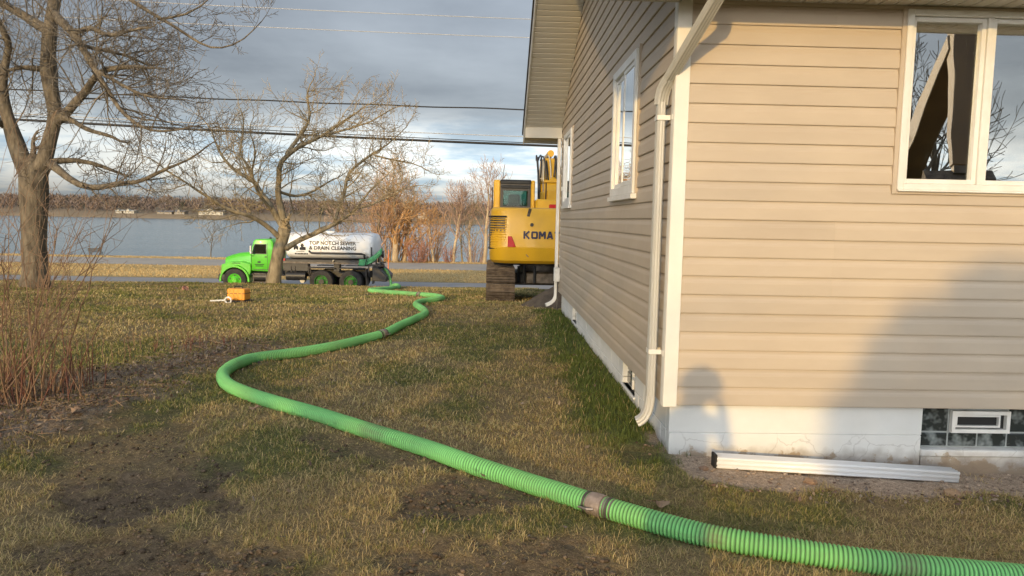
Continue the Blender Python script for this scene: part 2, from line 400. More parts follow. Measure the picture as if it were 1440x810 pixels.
def foundation_mat():
    m = pm('painted_foundation', (.66, .655, .62), (.72, .715, .68), 3, .85, .004, 40)
    t = m.node_tree; b = t.nodes['Principled BSDF']
    g = t.nodes.new('ShaderNodeNewGeometry')
    sp = t.nodes.new('ShaderNodeSeparateXYZ'); t.links.new(g.outputs['Position'], sp.inputs[0])
    n = t.nodes.new('ShaderNodeTexNoise'); n.inputs['Scale'].default_value = 5.5; n.inputs['Detail'].default_value = 8; n.inputs['Roughness'].default_value = .68
    t.links.new(g.outputs['Position'], n.inputs['Vector'])
    # paint flaked off in patches near the soil line
    hgt = mth(t, 'MULTIPLY', mth(t, 'SUBTRACT', .17, sp.outputs[2]), 1.6)
    fl = mth(t, 'ADD', n.outputs[0], hgt)
    flake = ramp(t, fl, [(.88, 0.0), (.93, 1.0)])
    vo = t.nodes.new('ShaderNodeTexVoronoi'); vo.feature = 'DISTANCE_TO_EDGE'; vo.inputs['Scale'].default_value = 3.2
    n3 = t.nodes.new('ShaderNodeTexNoise'); n3.inputs['Scale'].default_value = 7; n3.inputs['Detail'].default_value = 5; t.links.new(g.outputs['Position'], n3.inputs['Vector'])
    wv = mixc(t, .12, g.outputs['Position'], n3.outputs['Color']); t.links.new(wv, vo.inputs['Vector'])
    crack = ramp(t, vo.outputs[0], [(.0, 1.0), (.012, 0.0)])
    lowz = ramp(t, sp.outputs[2], [(.06, 1.0), (.13, 0.0)])
    crk = mth(t, 'MULTIPLY', mth(t, 'MULTIPLY', crack, lowz), .30)
    base = b.inputs['Base Color'].links[0].from_socket
    c = mixc(t, flake, base, (.46, .38, .28)); c = mixc(t, crk, c, (.16, .13, .10))
    n4 = t.nodes.new('ShaderNodeTexNoise'); n4.inputs['Scale'].default_value = 9; n4.inputs['Detail'].default_value = 6; t.links.new(g.outputs['Position'], n4.inputs['Vector'])
    dirt = ramp(t, mth(t, 'ADD', mth(t, 'MULTIPLY', n4.outputs[0], .22), mth(t, 'SUBTRACT', .0, sp.outputs[2])), [(.09, 0.0), (.22, 1.0)])
    c = mixc(t, mth(t, 'MULTIPLY', dirt, .75), c, (.20, .15, .105))
    t.links.new(c, b.inputs['Base Color'])
    return m
M['found'] = foundation_mat()

def ground_mat():
    m = bpy.data.materials.new('lawn_ground'); m.use_nodes = True; t = m.node_tree; b = t.nodes['Principled BSDF']
    a = t.nodes.new('ShaderNodeAttribute'); a.attribute_name = 'Col'
    g = t.nodes.new('ShaderNodeNewGeometry')
    n = t.nodes.new('ShaderNodeTexNoise'); n.inputs['Scale'].default_value = 34; n.inputs['Detail'].default_value = 8; n.inputs['Roughness'].default_value = .7
    t.links.new(g.outputs['Position'], n.inputs['Vector'])
    n_b = t.nodes.new('ShaderNodeTexNoise'); n_b.inputs['Scale'].default_value = 170; n_b.inputs['Detail'].default_value = 6; n_b.inputs['Distortion'].default_value = 1.2
    t.links.new(g.outputs['Position'], n_b.inputs['Vector'])
    v = mixc(t, 1.0, ramp(t, n.outputs[0], [(.3, .55), (.7, 1.35)]), ramp(t, n_b.outputs[0], [(.35, .45), (.68, 1.6)]), 'MULTIPLY')
    c = mixc(t, 1.0, a.outputs['Color'], v, 'MULTIPLY'); t.links.new(c, b.inputs['Base Color'])
    b.inputs['Roughness'].default_value = .95; b.inputs['Specular IOR Level'].default_value = .15
    bp = t.nodes.new('ShaderNodeBump'); bp.inputs['Strength'].default_value = .7; bp.inputs['Distance'].default_value = .02
    t.links.new(n.outputs[0], bp.inputs['Height']); t.links.new(bp.outputs[0], b.inputs['Normal'])
    return m
M['ground'] = ground_mat()
M['blade'] = attr_mat('grass_blade', .75, .25, .25)
M['attr'] = attr_mat('leaf_litter_mix', .9, .15)
M['hose'] = attr_mat('green_ribbed_hose', .6, .25)
M['forest'] = attr_mat('far_bare_forest', .95, .05)

def setcol(me, cols):
    at_ = me.color_attributes.new('Col', 'FLOAT_COLOR', 'POINT')
    c4 = np.ones((len(cols), 4), np.float32); c4[:, :3] = cols
    at_.data.foreach_set('color', c4.ravel())
def np_mesh(name, V, F, mat, cols=None, smooth=False):
    me = bpy.data.meshes.new(name)
    F = np.asarray(F, np.int32); V = np.asarray(V, np.float32); k = F.shape[1]
    me.vertices.add(len(V)); me.vertices.foreach_set('co', V.ravel())
    me.loops.add(F.size); me.loops.foreach_set('vertex_index', F.ravel())
    me.polygons.add(len(F)); me.polygons.foreach_set('loop_start', np.arange(0, F.size, k, dtype=np.int32))
    try: me.polygons.foreach_set('loop_total', np.full(len(F), k, np.int32))
    except Exception: pass
    if smooth: me.polygons.foreach_set('use_smooth', np.ones(len(F), bool))
    me.update(calc_edges=True); me.validate()
    if cols is not None: setcol(me, cols)
    me.materials.append(mat)
    return me

# ------------------------------------------------------------------ ground, road, water
def axis(parts):
    out = []
    for a, b, s in parts: out += list(np.arange(a, b, s))
    return np.array(out + [parts[-1][1]])
xs = axis([(-900, -100, 80), (-100, -30, 7), (-30, -8, .8), (-8, -4.5, .12), (-4.5, -2.8, .04), (-2.8, 1.0, .026), (1.0, 3.8, .04), (3.8, 8, .2), (8, 30, 1.5), (30, 100, 8), (100, 900, 80)])
ys = axis([(-900, -60, 84), (-60, -6, 2), (-6, 2.4, .3), (2.4, 5.2, .026), (5.2, 7, .04), (7, 10, .08), (10, 14, .16), (14, 31, .4), (31, 62, 2), (62, 72, .8), (72, 130, 8)])
GX, GY = np.meshgrid(xs, ys)
GZ = gz(GX, GY)
road = (GY > 29.5) & (GY < 41); GZ = np.where((GY > 29.5), np.interp(GY, _ty, _tz), GZ)
def lawn_color(x, y):
    p = fbm(x, y, 1.5, 4, 21); q = fbm(x, y, .38, 3, 22)
    tan = np.array([.23, .165, .085]); grn = np.array([.085, .10, .030]); brn = np.array([.115, .080, .046])  # ground tones darker than the blades, with thatch shadow painted in
    gm = sstep(.46, .60, p * .6 + q * .4 + .01)
    gw = sstep(.58, .22, np.abs(x - HX) + (fbm(x, y, 1.5, 3, 23) - .5) * .5) * (y > 4.7) * (y < 13.2)
    far = sstep(9, 12, y) * sstep(-.5, -2.5, x) * .3
    gm = np.clip(gm * .7 + .1 + gw + .25 * far, 0, 1)
    c = tan[None] * (1 - gm[:, None]) + grn[None] * gm[:, None]
    return c, gm, gw
fx, fy = GX.ravel(), GY.ravel()
gc, gm_, gw_ = lawn_color(fx, fy)
soil = np.array([.135, .098, .066])
dm = dirt_mask(fx, fy)[:, None]; gc = gc * 1.12 * (1 - dm) + soil * dm
lm = litter_mask(fx, fy)[:, None]; gc = gc * (1 - lm) + np.array([.255, .195, .140]) * lm
bm_ = bed_mask(fx, fy)[:, None]; gc = gc * (1 - bm_) + np.array([.42, .325, .24]) * bm_
dry = sstep(39, 42, fy)[:, None]
dn = fbm(fx, fy, .25, 3, 31)[:, None]
gc = gc * (1 - dry) + (np.array([.60, .45, .21]) * (.75 + .5 * dn)) * dry
dk = sstep(45.5, 47, fy)[:, None] * .0
shore = sstep(62.0, 63.5, fy)[:, None]; gc = gc * (1 - shore) + np.array([.16, .13, .09]) * shore
nx, ny = len(xs), len(ys)
idx = np.arange(nx * ny).reshape(ny, nx)
F = np.stack([idx[:-1, :-1], idx[:-1, 1:], idx[1:, 1:], idx[1:, :-1]], -1).reshape(-1, 4)
V = np.stack([fx, fy, GZ.ravel()], -1)
tag(link('lawn', np_mesh('lawn', V, F, M['ground'], gc, True)), kind='structure')

def sheet(name, mat, x0, x1, y0, y1, z, nx_=2, ny_=2):
    xx = np.linspace(x0, x1, nx_); yy = np.linspace(y0, y1, ny_); a, b = np.meshgrid(xx, yy)
    zz = np.full(a.shape, z) if np.isscalar(z) else z(a, b)
    i = np.arange(nx_ * ny_).reshape(ny_, nx_)
    f = np.stack([i[:-1, :-1], i[:-1, 1:], i[1:, 1:], i[1:, :-1]], -1).reshape(-1, 4)
    return tag(link(name, np_mesh(name, np.stack([a.ravel(), b.ravel(), zz.ravel()], -1), f, mat)), kind='structure')
sheet('road', M['asphalt'], -400, 400, 30.2, 39.8, -1.893)
sheet('path', M['path'], -400, 400, 50.5, 58.5, lambda a, b: np.interp(b, _ty, _tz) + .008, 2, 12)
def water_mat():
    m = bpy.data.materials.new('lake_water'); m.use_nodes = True; t = m.node_tree; b = t.nodes['Principled BSDF']
    b.inputs['Base Color'].default_value = (.10, .17, .20, 1); b.inputs['Roughness'].default_value = .16; b.inputs['IOR'].default_value = 1.33
    g = t.nodes.new('ShaderNodeNewGeometry'); mpn = t.nodes.new('ShaderNodeMapping'); mpn.inputs['Scale'].default_value = (.5, 1.0, 1)
    t.links.new(g.outputs['Position'], mpn.inputs[0])
    n = t.nodes.new('ShaderNodeTexNoise'); n.inputs['Scale'].default_value = .9; n.inputs['Detail'].default_value = 5; t.links.new(mpn.outputs[0], n.inputs['Vector'])
    mp2 = t.nodes.new('ShaderNodeMapping'); mp2.inputs['Scale'].default_value = (.012, .06, 1); t.links.new(g.outputs['Position'], mp2.inputs[0])
    n2_ = t.nodes.new('ShaderNodeTexNoise'); n2_.inputs['Scale'].default_value = 1.0; n2_.inputs['Detail'].default_value = 5; t.links.new(mp2.outputs[0], n2_.inputs['Vector'])
    c = mixc(t, ramp(t, n2_.outputs[0], [(.35, 0.0), (.7, 1.0)]), (.095, .165, .20), (.16, .225, .245)); t.links.new(c, b.inputs['Base Color'])
    bp = t.nodes.new('ShaderNodeBump'); bp.inputs['Strength'].default_value = 1.0; bp.inputs['Distance'].default_value = .35
    t.links.new(n.outputs[0], bp.inputs['Height']); t.links.new(bp.outputs[0], b.inputs['Normal'])
    return m
M['water'] = water_mat()
sheet('lake', M['water'], -2500, 2500, 62, 3500, -4.0, 3, 3)

# ------------------------------------------------------------------ house
HO = (HX, HY, 0.0)
house = empty('house', HO, 'tan vinyl sided single storey house on a white painted foundation', 'house')
COURSE = .127; ZB = .31; EAVE = 3.0
RIDGE_Y = (HY + HY2) / 2; PITCHR = .5
def rake_z(y): return 3.16 + PITCHR * (RIDGE_Y - HY - abs(y - RIDGE_Y))
PROFILE = [(0.0, .002), (0.0, .0150), (.004, .0172), (.012, .0176), (.078, .0150), (.092, .0115), (.104, .0066), (.127, .0030)]
def prof_at(z):
    for (a, o1), (b, o2) in zip(PROFILE[1:], PROFILE[2:]):
        if a <= z <= b: return o1 + (o2 - o1) * (z - a) / (b - a)
    return PROFILE[-1][1]
def plank(parent, mapf, u0, u1, z0, za=0.0, zb=COURSE, extra=0.0, ul=None, ur=None):
    pts = [(z, o) for z, o in PROFILE if za + 1e-5 < z < zb - 1e-5]
    if za <= 1e-5: pts = PROFILE[:2] + [p for p in pts if p not in PROFILE[:2]]
    else: pts = [(za, 0.0), (za, prof_at(za))] + pts
    pts = pts + [(zb, prof_at(zb))]
    V_, F_ = [], []
    for z, o in pts:
        zz = z0 + z
        a = u0 if ul is None else max(u0, ul(zz)); b = u1 if ur is None else min(u1, ur(zz))
        V_.append(mapf(a, o + extra, zz)); V_.append(mapf(b, o + extra, zz))
    n = len(pts)
    for i in range(n - 1): F_.append((2 * i, 2 * i + 1, 2 * i + 3, 2 * i + 2))
    # closed ends
    lo_ = [mapf((u0 if ul is None else max(u0, ul(z0 + z))), -.004, z0 + z) for z, o in (pts[0], pts[-1])]
    mb = MB(); mb.add(V_, F_)
    b0 = len(mb.v)
    za_, zb_ = z0 + pts[0][0], z0 + pts[-1][0]
    for side, uu in ((0, u0), (1, u1)):
        us = [(max(u0, ul(z)) if (ul and side == 0) else (min(u1, ur(z)) if (ur and side == 1) else uu)) for z in (za_, zb_)]
        b1 = len(mb.v)
        mb.v += [mapf(us[0], -.002, za_), mapf(us[1], -.002, zb_)]
        ring = [2 * i + side for i in range(n)]
        mb.f.append(tuple([b1] + ring + [b1 + 1]))
    me_o = mb.build('siding_plank', M['siding'], parent, HO)
    return me_o
def wall_planks(parent, mapf, u0, u1, z_from, z_to, holes, seams, ul=None, ur=None):
    z = z_from; k = 0
    while z < z_to - .01:
        zt = min(COURSE, z_to - z)
        # split course vertically where a hole edge cuts it
        cuts = sorted({0.0, zt} | {h[2] - z for h in holes if 0.004 < h[2] - z < zt - .004} | {h[3] - z for h in holes if .004 < h[3] - z < zt - .004})
        for a, b in zip(cuts, cuts[1:]):
            zm = z + (a + b) / 2
            segs = [(u0, u1)]
            for (h0, h1, hz0, hz1) in holes:
                if hz0 < zm < hz1:
                    segs = [q for s_ in segs for q in ((s_[0], min(s_[1], h0)), (max(s_[0], h1), s_[1])) if q[1] - q[0] > .01]
            for s0, s1 in segs:
                lo_ = s0 if ul is None else max(s0, ul(z + b)); hi_ = s1 if ur is None else min(s1, ur(z + b))
                if hi_ - lo_ < .03: continue
                cs = [c for c in seams(k // 2) if s0 + .3 < c < s1 - .3]
                ed = [s0] + cs + [s1]
                for i, (e0, e1) in enumerate(zip(ed, ed[1:])):
                    ex = .0013 * (i % 2)
                    plank(parent, mapf, e0 - (.02 if i % 2 else 0), e1 + (.02 if (i % 2 and i < len(ed) - 2) else 0), z, a, b, ex,
                          ul if i == 0 else None, ur if i == len(ed) - 2 else None)
        z += COURSE; k += 1
front_map = lambda u, o, z: (u, HY + .0176 - o, z)
side_map = lambda u, o, z: (HX + .0176 - o, u, z)
# front wall: sheathing, planks, window
FW = (2.685, 5.06, 1.785, 2.995)      # front window hole (x0,x1,z0,z1)
fwall = MB()
fwall.box(HX + .03, FW[0] + .01, HY + .021, HY + .14, ZB, EAVE + .3); fwall.box(FW[1] - .01, HX2, HY + .021, HY + .14, ZB, EAVE + .3)
fwall.box(FW[0] + .0101, FW[1] - .0101, HY + .021, HY + .14, ZB, FW[2] + .02); fwall.box(FW[0] + .0101, FW[1] - .0101, HY + .021, HY + .14, FW[3] - .01, EAVE + .3)
front_wall = fwall.build('front_wall', M['dark'], house, HO)
rs = random.Random(4)
fs = [[1.5 + rs.random() * 1.6, 4.2 + rs.random() * 1.5, 7.2 + rs.random()] for _ in range(14)]
fs[1] = [3.40, 6.3]; fs[4] = [2.33, 5.4]; fs[3] = [2.33, 5.4]
for i in (0, 2, 5, 6, 7, 8, 9): fs[i] = fs[i][1:]
wall_planks(front_wall, front_map, HX + .085, HX2, ZB, EAVE + .02, [(FW[0], FW[1], FW[2], FW[3])], lambda k: fs[min(k, 13)])
# side (gable) wall
W1 = (6.14, 7.33, 1.775, 2.985); W2 = (11.17, 12.29, 1.775, 2.955)
swall = MB()
poly = [(HY + .145, ZB), (HY2, ZB), (HY2, rake_z(HY2)), (RIDGE_Y, rake_z(RIDGE_Y)), (HY + .145, rake_z(HY + .145))]
swall.prism(poly, 'x', HX + .021, HX + .11)
side_wall = swall.build('gable_wall', M['dark'], house, HO)
ss = [[], [7.9], [], [9.1, 11.6], [], [8.6], [], [6.9, 9.8], [], [9.0], [], [8.1], [10.0], [], [9.2], [8.5], [], []]
dyr = lambda z: (z - rake_z(HY)) / PITCHR
wall_planks(side_wall, side_map, HY + .075, HY2 - .05, ZB, rake_z(RIDGE_Y) - .03, [W1, W2], lambda k: ss[min(k, 17)],
            ul=lambda z: HY + .075 + max(0, dyr(z)), ur=lambda z: HY2 - .05 - max(0, dyr(z)))
# rear and right walls
MB().box(HX + .03, HX2, HY2 - .14, HY2, ZB, EAVE + .3).build('rear_wall', M['siding'], house, HO)
MB().prism([(HY + .142, ZB), (HY2 - .142, ZB), (HY2 - .142, rake_z(HY2)), (RIDGE_Y, rake_z(RIDGE_Y)), (HY + .142, rake_z(HY + .142))], 'x', HX2 - .11, HX2).build('right_wall', M['siding'], house, HO)
# corner boards
MB().box(HX, HX + .095, HY - .006, HY + .0195, ZB - .012, EAVE).box(HX - .0005, HX + .022, HY + .0195, HY + .085, ZB - .012, rake_z(HY)).build('corner_board', M['trim'], house, HO, bevel=.003)
MB().box(HX, HX + .02, HY2 - .055, HY2 + .01, ZB - .01, 3.05).build('corner_board', M['trim'], house, HO, bevel=.003)
# foundation
FX, FY = HX + .062, HY + .05
fnd = empty('foundation_dummy', (0, 0, 0), None, None); bpy.data.objects.remove(fnd)
found = MB().box(FX + .012, HX2 - .06, FY + .10, FY + .25, -.6, ZB + .02).box(FX + .10, FX + .25, FY + .251, HY2 - .05, -.6, ZB + .02).box(FX + .251, HX2 - .06, HY2 - .2, HY2 - .05, -.6, ZB + .02).build('foundation', M['found'], house, HO)
# parged front face in two lifts around the glass block window, block courses along the side
GB0, GB1, GBZ = 3.03, 4.10, .012
for (a, b, z0, z1, out) in ((FX, GB0, .105, ZB + .012, .0), (FX + .002, GB0 - .004, -.35, .1045, .006), (GB0, GB1, -.35, GBZ - .002, .012), (GB1, 6.8, .105, ZB + .012, 0), (GB1 + .004, 6.8, -.35, .1045, .006), (6.804, HX2 - .05, .105, ZB + .012, 0), (6.804, HX2 - .05, -.35, .1045, .006)):
    MB().box(a, b, FY - out, FY + .0995, z0, z1).build('parged_panel', M['found'], found, HO, bevel=.004)
bl = .405
B1 = (6.22, 6.80); B2 = (10.62, 11.15); BZ = (.055, .285)
y = FY + .003; row = 0
for row, (z0, z1) in enumerate(((-.34, -.105), (-.10, .105), (.11, ZB + .012))):
    y = FY + .1005; first = True
    off = bl * .5 if row % 2 else bl
    e = y + off - .05
    while y < HY2 - .06:
        e = min(e, HY2 - .05)
        segs = [(y, e)]
        if row >= 1:
            for b0, b1 in (B1, B2):
                if z1 > BZ[0]:
                    segs = [q for s_ in segs for q in ((s_[0], min(s_[1], b0)), (max(s_[0], b1), s_[1])) if q[1] - q[0] > .02]
        for s0, s1 in segs:
            MB().box(FX + random.uniform(0, .002), FX + .0995, s0 + .0022, s1 - .0022, z0, z1).build('foundation_block', M['found'], found, HO, bevel=.004)
        if row == 1:
            for b0, b1 in (B1, B2):
                a0, a1 = max(y, b0), min(e, b1)
                if a1 - a0 > .02: MB().box(FX + .001, FX + .0995, a0 + .001, a1 - .001, z0, BZ[0] - .003).build('foundation_block', M['found'], found, HO, bevel=.004)
        y = e; e = y + bl
# glass block window at the front, with a hopper vent
gw = MB().box(GB0 + .001, GB1 - .001, FY + .046, FY + .0985, GBZ, ZB + .01).build('glass_block_window', M['mortar'], house, HO)
bw_ = .203
for i in range(5):
    x0 = GB0 + .006 + i * (bw_ + .010)
    MB().box(x0, x0 + bw_, FY + .040, FY + .0800, GBZ + .006, GBZ + .102).build('glass_block', M['gblock'], gw, HO, bevel=.008, seg=2)
    if i in (1, 2): continue
    MB().box(x0, x0 + bw_, FY + .040, FY + .0800, GBZ + .112, GBZ + .277).build('glass_block', M['gblock'], gw, HO, bevel=.008, seg=2)
vx0, vx1 = GB0 + .006 + bw_ + .010, GB0 + .006 + 3 * (bw_ + .010) - .010
vz0, vz1 = GBZ + .110, GBZ + .266
MB().box(vx0, vx1, FY + .042, FY + .0455, vz0, vz1).build('vent_opening', M['dark'], gw, HO)
def frame(x0, x1, z0, z1, wd, y0, y1):
    return MB().box(x0, x0 + wd, y0, y1, z0, z1).box(x1 - wd, x1, y0, y1, z0, z1).box(x0 + wd, x1 - wd, y0, y1, z0, z0 + wd).box(x0 + wd, x1 - wd, y0, y1, z1 - wd, z1)
frame(vx0, vx1, vz0, vz1, .026, FY + .010, FY + .042).build('vent_frame', M['winwhite'], gw, HO)
frame(vx0 + .030, vx1 - .066, vz0 + .038, vz1 - .030, .012, FY + .018, FY + .0418).build('vent_sash', M['winwhite'], gw, HO)
MB().box(GB0 - .01, GB1 + .01, FY - .03, FY + .034, GBZ - .05, GBZ - .003).build('window_sill', M['found'], found, HO, bevel=.006)
# basement windows on the side
for b0, b1 in (B1, B2):
    g = MB().box(FX + .055, FX + .0985, b0 + .001, b1 - .001, BZ[0], ZB + .01).build('basement_window', M['mortar'], house, HO)
    n = 3
    wd = (b1 - b0 - .02) / n
    for i in range(n):
        for j in range(2):
            h = (BZ[1] - BZ[0]) / 2
            MB().box(FX + .04, FX + .0546, b0 + .012 + i * wd, b0 + wd - .006 + i * wd, BZ[0] + .012 + j * h, BZ[0] + h - .004 + j * h).build('glass_block', M['gblock'], g, HO, bevel=.005)
    yv = b0 + .03
    f2 = MB()
    for a, b, c, d in ((yv, yv + .02, .07, .285), (yv + .18, yv + .2, .07, .285), (yv + .02, yv + .18, .265, .285), (yv + .02, yv + .18, .165, .185)): f2.box(FX + .02, FX + .0546, a, b, c, d)
    f2.build('frame', M['winwhite'], g, HO)
    MB().box(FX - .015, FX + .05, b0 - .03, b1 + .03, BZ[0] - .02, BZ[0] - .003).build('window_sill', M['found'], g, HO, bevel=.005)
# front window
win = MB().box(FW[0], FW[1], HY + .09, HY + .13, FW[2], FW[2] + .02).build('front_window', M['winwhite'], house, HO)
J = frame(FW[0] - .012, FW[1] + .012, FW[2] - .012, FW[3] + .0, .030, HY - .012, HY + .03).build('siding_channel', M['siding'], win, HO, bevel=.003)
fr = frame(FW[0] + .018, FW[1] - .018, FW[2] + .018, FW[3] - .018, .042, HY - .02, HY + .09).build('outer_frame', M['winwhite'], win, HO, bevel=.004)
panes = [(2.745, 3.245), (3.285, 4.46), (4.50, 5.00)]
for i, (a, b) in enumerate(panes):
    frame(a, b, FW[2] + .062, FW[3] - .062, .030, HY + .004, HY + .07).build('sash', M['winwhite'], win, HO, bevel=.003)
    MB().box(a + .028, b - .028, HY + .030, HY + .036, FW[2] + .09, FW[3] - .09).build('pane', M['glass'], win, HO)
for a, b in ((3.2452, 3.2848), (4.4602, 4.4998)):
    MB().box(a, b, HY - .012, HY + .09, FW[2] + .0602, FW[3] - .0602).build('mullion', M['winwhite'], win, HO, bevel=.003)
MB().box(FW[0] + .02, FW[1] - .02, HY - .034, HY + .02, FW[2] + .006, FW[2] + .0175).build('window_sill', M['winwhite'], win, HO, bevel=.003)
MB().box(FW[0] + .02, FW[1] - .02, HY + .09, HY + .10, FW[3] - .15, FW[3] - .02).build('roller_blind', M['shade'], win, HO)
cu = MB(); pts = []
for i in range(26):
    pts.append((3.15 + i * .006, HY + .17 + .02 * math.sin(i * 1.5)))
for i in range(25):
    (a, b), (c, d) = pts[i], pts[i + 1]
    cu.add([(a, b, FW[2] + .03), (c, d, FW[2] + .03), (c, d, FW[3]), (a, b, FW[3])], [(0, 1, 2, 3)])
cu.build('curtain', M['curtain'], win, HO, smooth=True)
MB().box(HX + .2, HX2 - .2, HY + 1.6, HY + 1.62, .4, 3.0).box(HX + .2, HX2 - .2, HY + .15, HY + 1.6, 1.2, 1.22).box(HX + .2, HX2 - .2, HY + .15, HY + 1.6, 3.1, 3.12).build('room', M['dark'], house, HO)
# side windows
def side_window(Wn):
    y0, y1, z0, z1 = Wn
    def fr_(a0, a1, b0, b1, wd, xo, xi):
        return MB().box(xo, xi, a0, a0 + wd, b0, b1).box(xo, xi, a1 - wd, a1, b0, b1).box(xo, xi, a0 + wd, a1 - wd, b0, b0 + wd).box(xo, xi, a0 + wd, a1 - wd, b1 - wd, b1)
    r_ = MB().box(HX + .05, HX + .09, y0, y1, z0, z0 + .03).build('side_window', M['winwhite'], house, HO)
    fr_(y0 - .012, y1 + .012, z0 - .012, z1 + .012, .026, HX - .012, HX + .03).build('siding_channel', M['siding'], r_, HO)
    fr_(y0 + .015, y1 - .015, z0 + .015, z1 - .015, .075, HX - .034, HX + .05).build('outer_frame', M['winwhite'], r_, HO, bevel=.005)
    ym = (y0 + y1) / 2
    for a, b, xo in ((y0 + .092, ym + .02, HX - .026), (ym - .02, y1 - .092, HX - .006)):
        fr_(a, b, z0 + .092, z1 - .092, .04, xo, xo + .018).build('sash', M['winwhite'], r_, HO, bevel=.003)
        MB().box(xo + .007, xo + .010, a + .038, b - .038, z0 + .13, z1 - .13).build('pane', M['glass'], r_, HO)
    MB().box(HX + .014, HX + .0195, y0 + .09, y1 - .09, z0 + .09, z1 - .09).build('blind', M['curtain'], r_, HO)
    MB().box(HX - .05, HX + .0, y0 - .02, y1 + .02, z0 - .03, z0 + .012).build('window_sill', M['winwhite'], r_, HO, bevel=.003)
side_window(W1); side_window(W2)
# roof, soffits, fascia
OVY, OVX = .47, .655
RX0, RX1 = HX - OVX, HX2 + .5
YE0, YE1 = HY - OVY, HY2 + OVY
rz = lambda y: rake_z(y)
TH = .17
rm = MB()
rm.prism([(YE0 - .02, rz(YE0) + TH - .01), (RIDGE_Y, rz(RIDGE_Y) + TH), (YE1 + .02, rz(YE1) + TH - .01), (YE1 + .02, rz(YE1) + TH + .03), (RIDGE_Y, rz(RIDGE_Y) + TH + .045), (YE0 - .02, rz(YE0) + TH + .03)], 'x', RX0 - .015, RX1)
roof = rm.build('roof', M['shingle'], house, HO)
sf = MB().box(HX + .02, HX + .04, HY, HY2, 3.0, 3.02).build('soffit', M['dark'], house, HO)
# gable rake soffit, panel by panel
pw = .1
for s_, (ya, yb) in enumerate(((YE1, RIDGE_Y), (YE0, RIDGE_Y))):
    n = int(abs(yb - ya) / pw); d = 1 if yb > ya else -1
    for i in range(n):
        a = ya + d * (i * pw + .004); b = ya + d * ((i + 1) * pw - .004)
        a2 = a + d * .016
        za, zb_, za2 = rz(a), rz(b), rz(a2)
        mbp = MB(); x0, x1 = RX0 + .018, HX + .004
        mbp.add([(x0, a, za + .003), (x1, a, za + .003), (x1, a2, za2 + .003), (x0, a2, za2 + .003), (x0, a2 + d * .003, za2), (x1, a2 + d * .003, za2), (x1, b, zb_), (x0, b, zb_), (x0, b, zb_ + .012), (x1, b, zb_ + .012), (x0, a, za + .012), (x1, a, za + .012)],
                [(0, 1, 2, 3), (3, 2, 5, 4), (4, 5, 6, 7), (7, 6, 9, 8), (0, 10, 11, 1), (10, 8, 9, 11)])
        mbp.build('soffit_panel', M['soffit'], sf, HO)
# front eave soffit panels
n = int((RX1 - HX) / pw)
for i in range(n):
    x0 = HX + .02 + i * pw
    MB().box(x0, x0 + pw - .01, YE0 + .02, HY + .03, 3.0, 3.012).build('soffit_panel', M['soffit'], sf, HO)
MB().box(HX, RX1, YE0 + .02, HY, 3.0135, 3.02).build('soffit_backing', M['dark'], sf, HO)
# rake fascia and boxed eave returns
for ya, yb in ((YE1, RIDGE_Y), (YE0, RIDGE_Y)):
    MB().prism([(ya, rz(ya) - .02), (yb, rz(yb) - .02), (yb, rz(yb) + TH - .012), (ya, rz(ya) + TH - .022)], 'x', RX0, RX0 + .018).build('rake_fascia', M['fascia'], house, HO)
    MB().prism([(ya, rz(ya) + TH - .030), (yb, rz(yb) + TH - .020), (yb, rz(yb) + TH + .04), (ya, rz(ya) + TH + .025)], 'x', RX0 - .022, RX0 - .004).build('drip_edge', M['drip'], house, HO)
for ya, yb in ((HY2 + .005, YE1), (YE0, HY - .012)):
    top = rz(max(ya, yb)) if ya > RIDGE_Y else rz(min(ya, yb))
    b_ = MB()
    o_ = ya if ya > RIDGE_Y else yb; e_ = yb if ya > RIDGE_Y else ya
    b_.prism([(o_, 2.975), (e_, 2.975), (e_, rz(e_) - .002), (o_, rz(o_) - .002)], 'x', RX0 + .02, HX + .002)
    b_.build('eave_return', M['soffit'], house, HO)
MB().box(RX0 + .0005, RX1, YE0 - .001, YE0 + .019, 2.972, rz(YE0) + TH - .02).build('fascia', M['fascia'], house, HO)
MB().box(RX0 + .0005, RX1, YE1 - .019, YE1 + .001, 2.972, rz(YE1) + TH - .02).build('fascia', M['fascia'], house, HO)
gp = [(0, 0), (-.07, 0), (-.085, .03), (-.11, .055), (-.125, .075), (-.125, .12), (-.118, .12), (-.118, .08), (-.10, .06), (-.075, .035), (-.065, .008), (-.008, .008), (-.008, .12), (0, .12)]
MB().prism([(YE0 - .002 + u, 2.985 + v) for u, v in gp], 'x', RX0 + .02, RX1).build('gutter', M['spout'], house, HO)
MB().prism([(YE1 + .002 - u, 2.985 + v) for u, v in gp], 'x', RX0 + .02, RX1).build('gutter', M['spout'], house, HO)
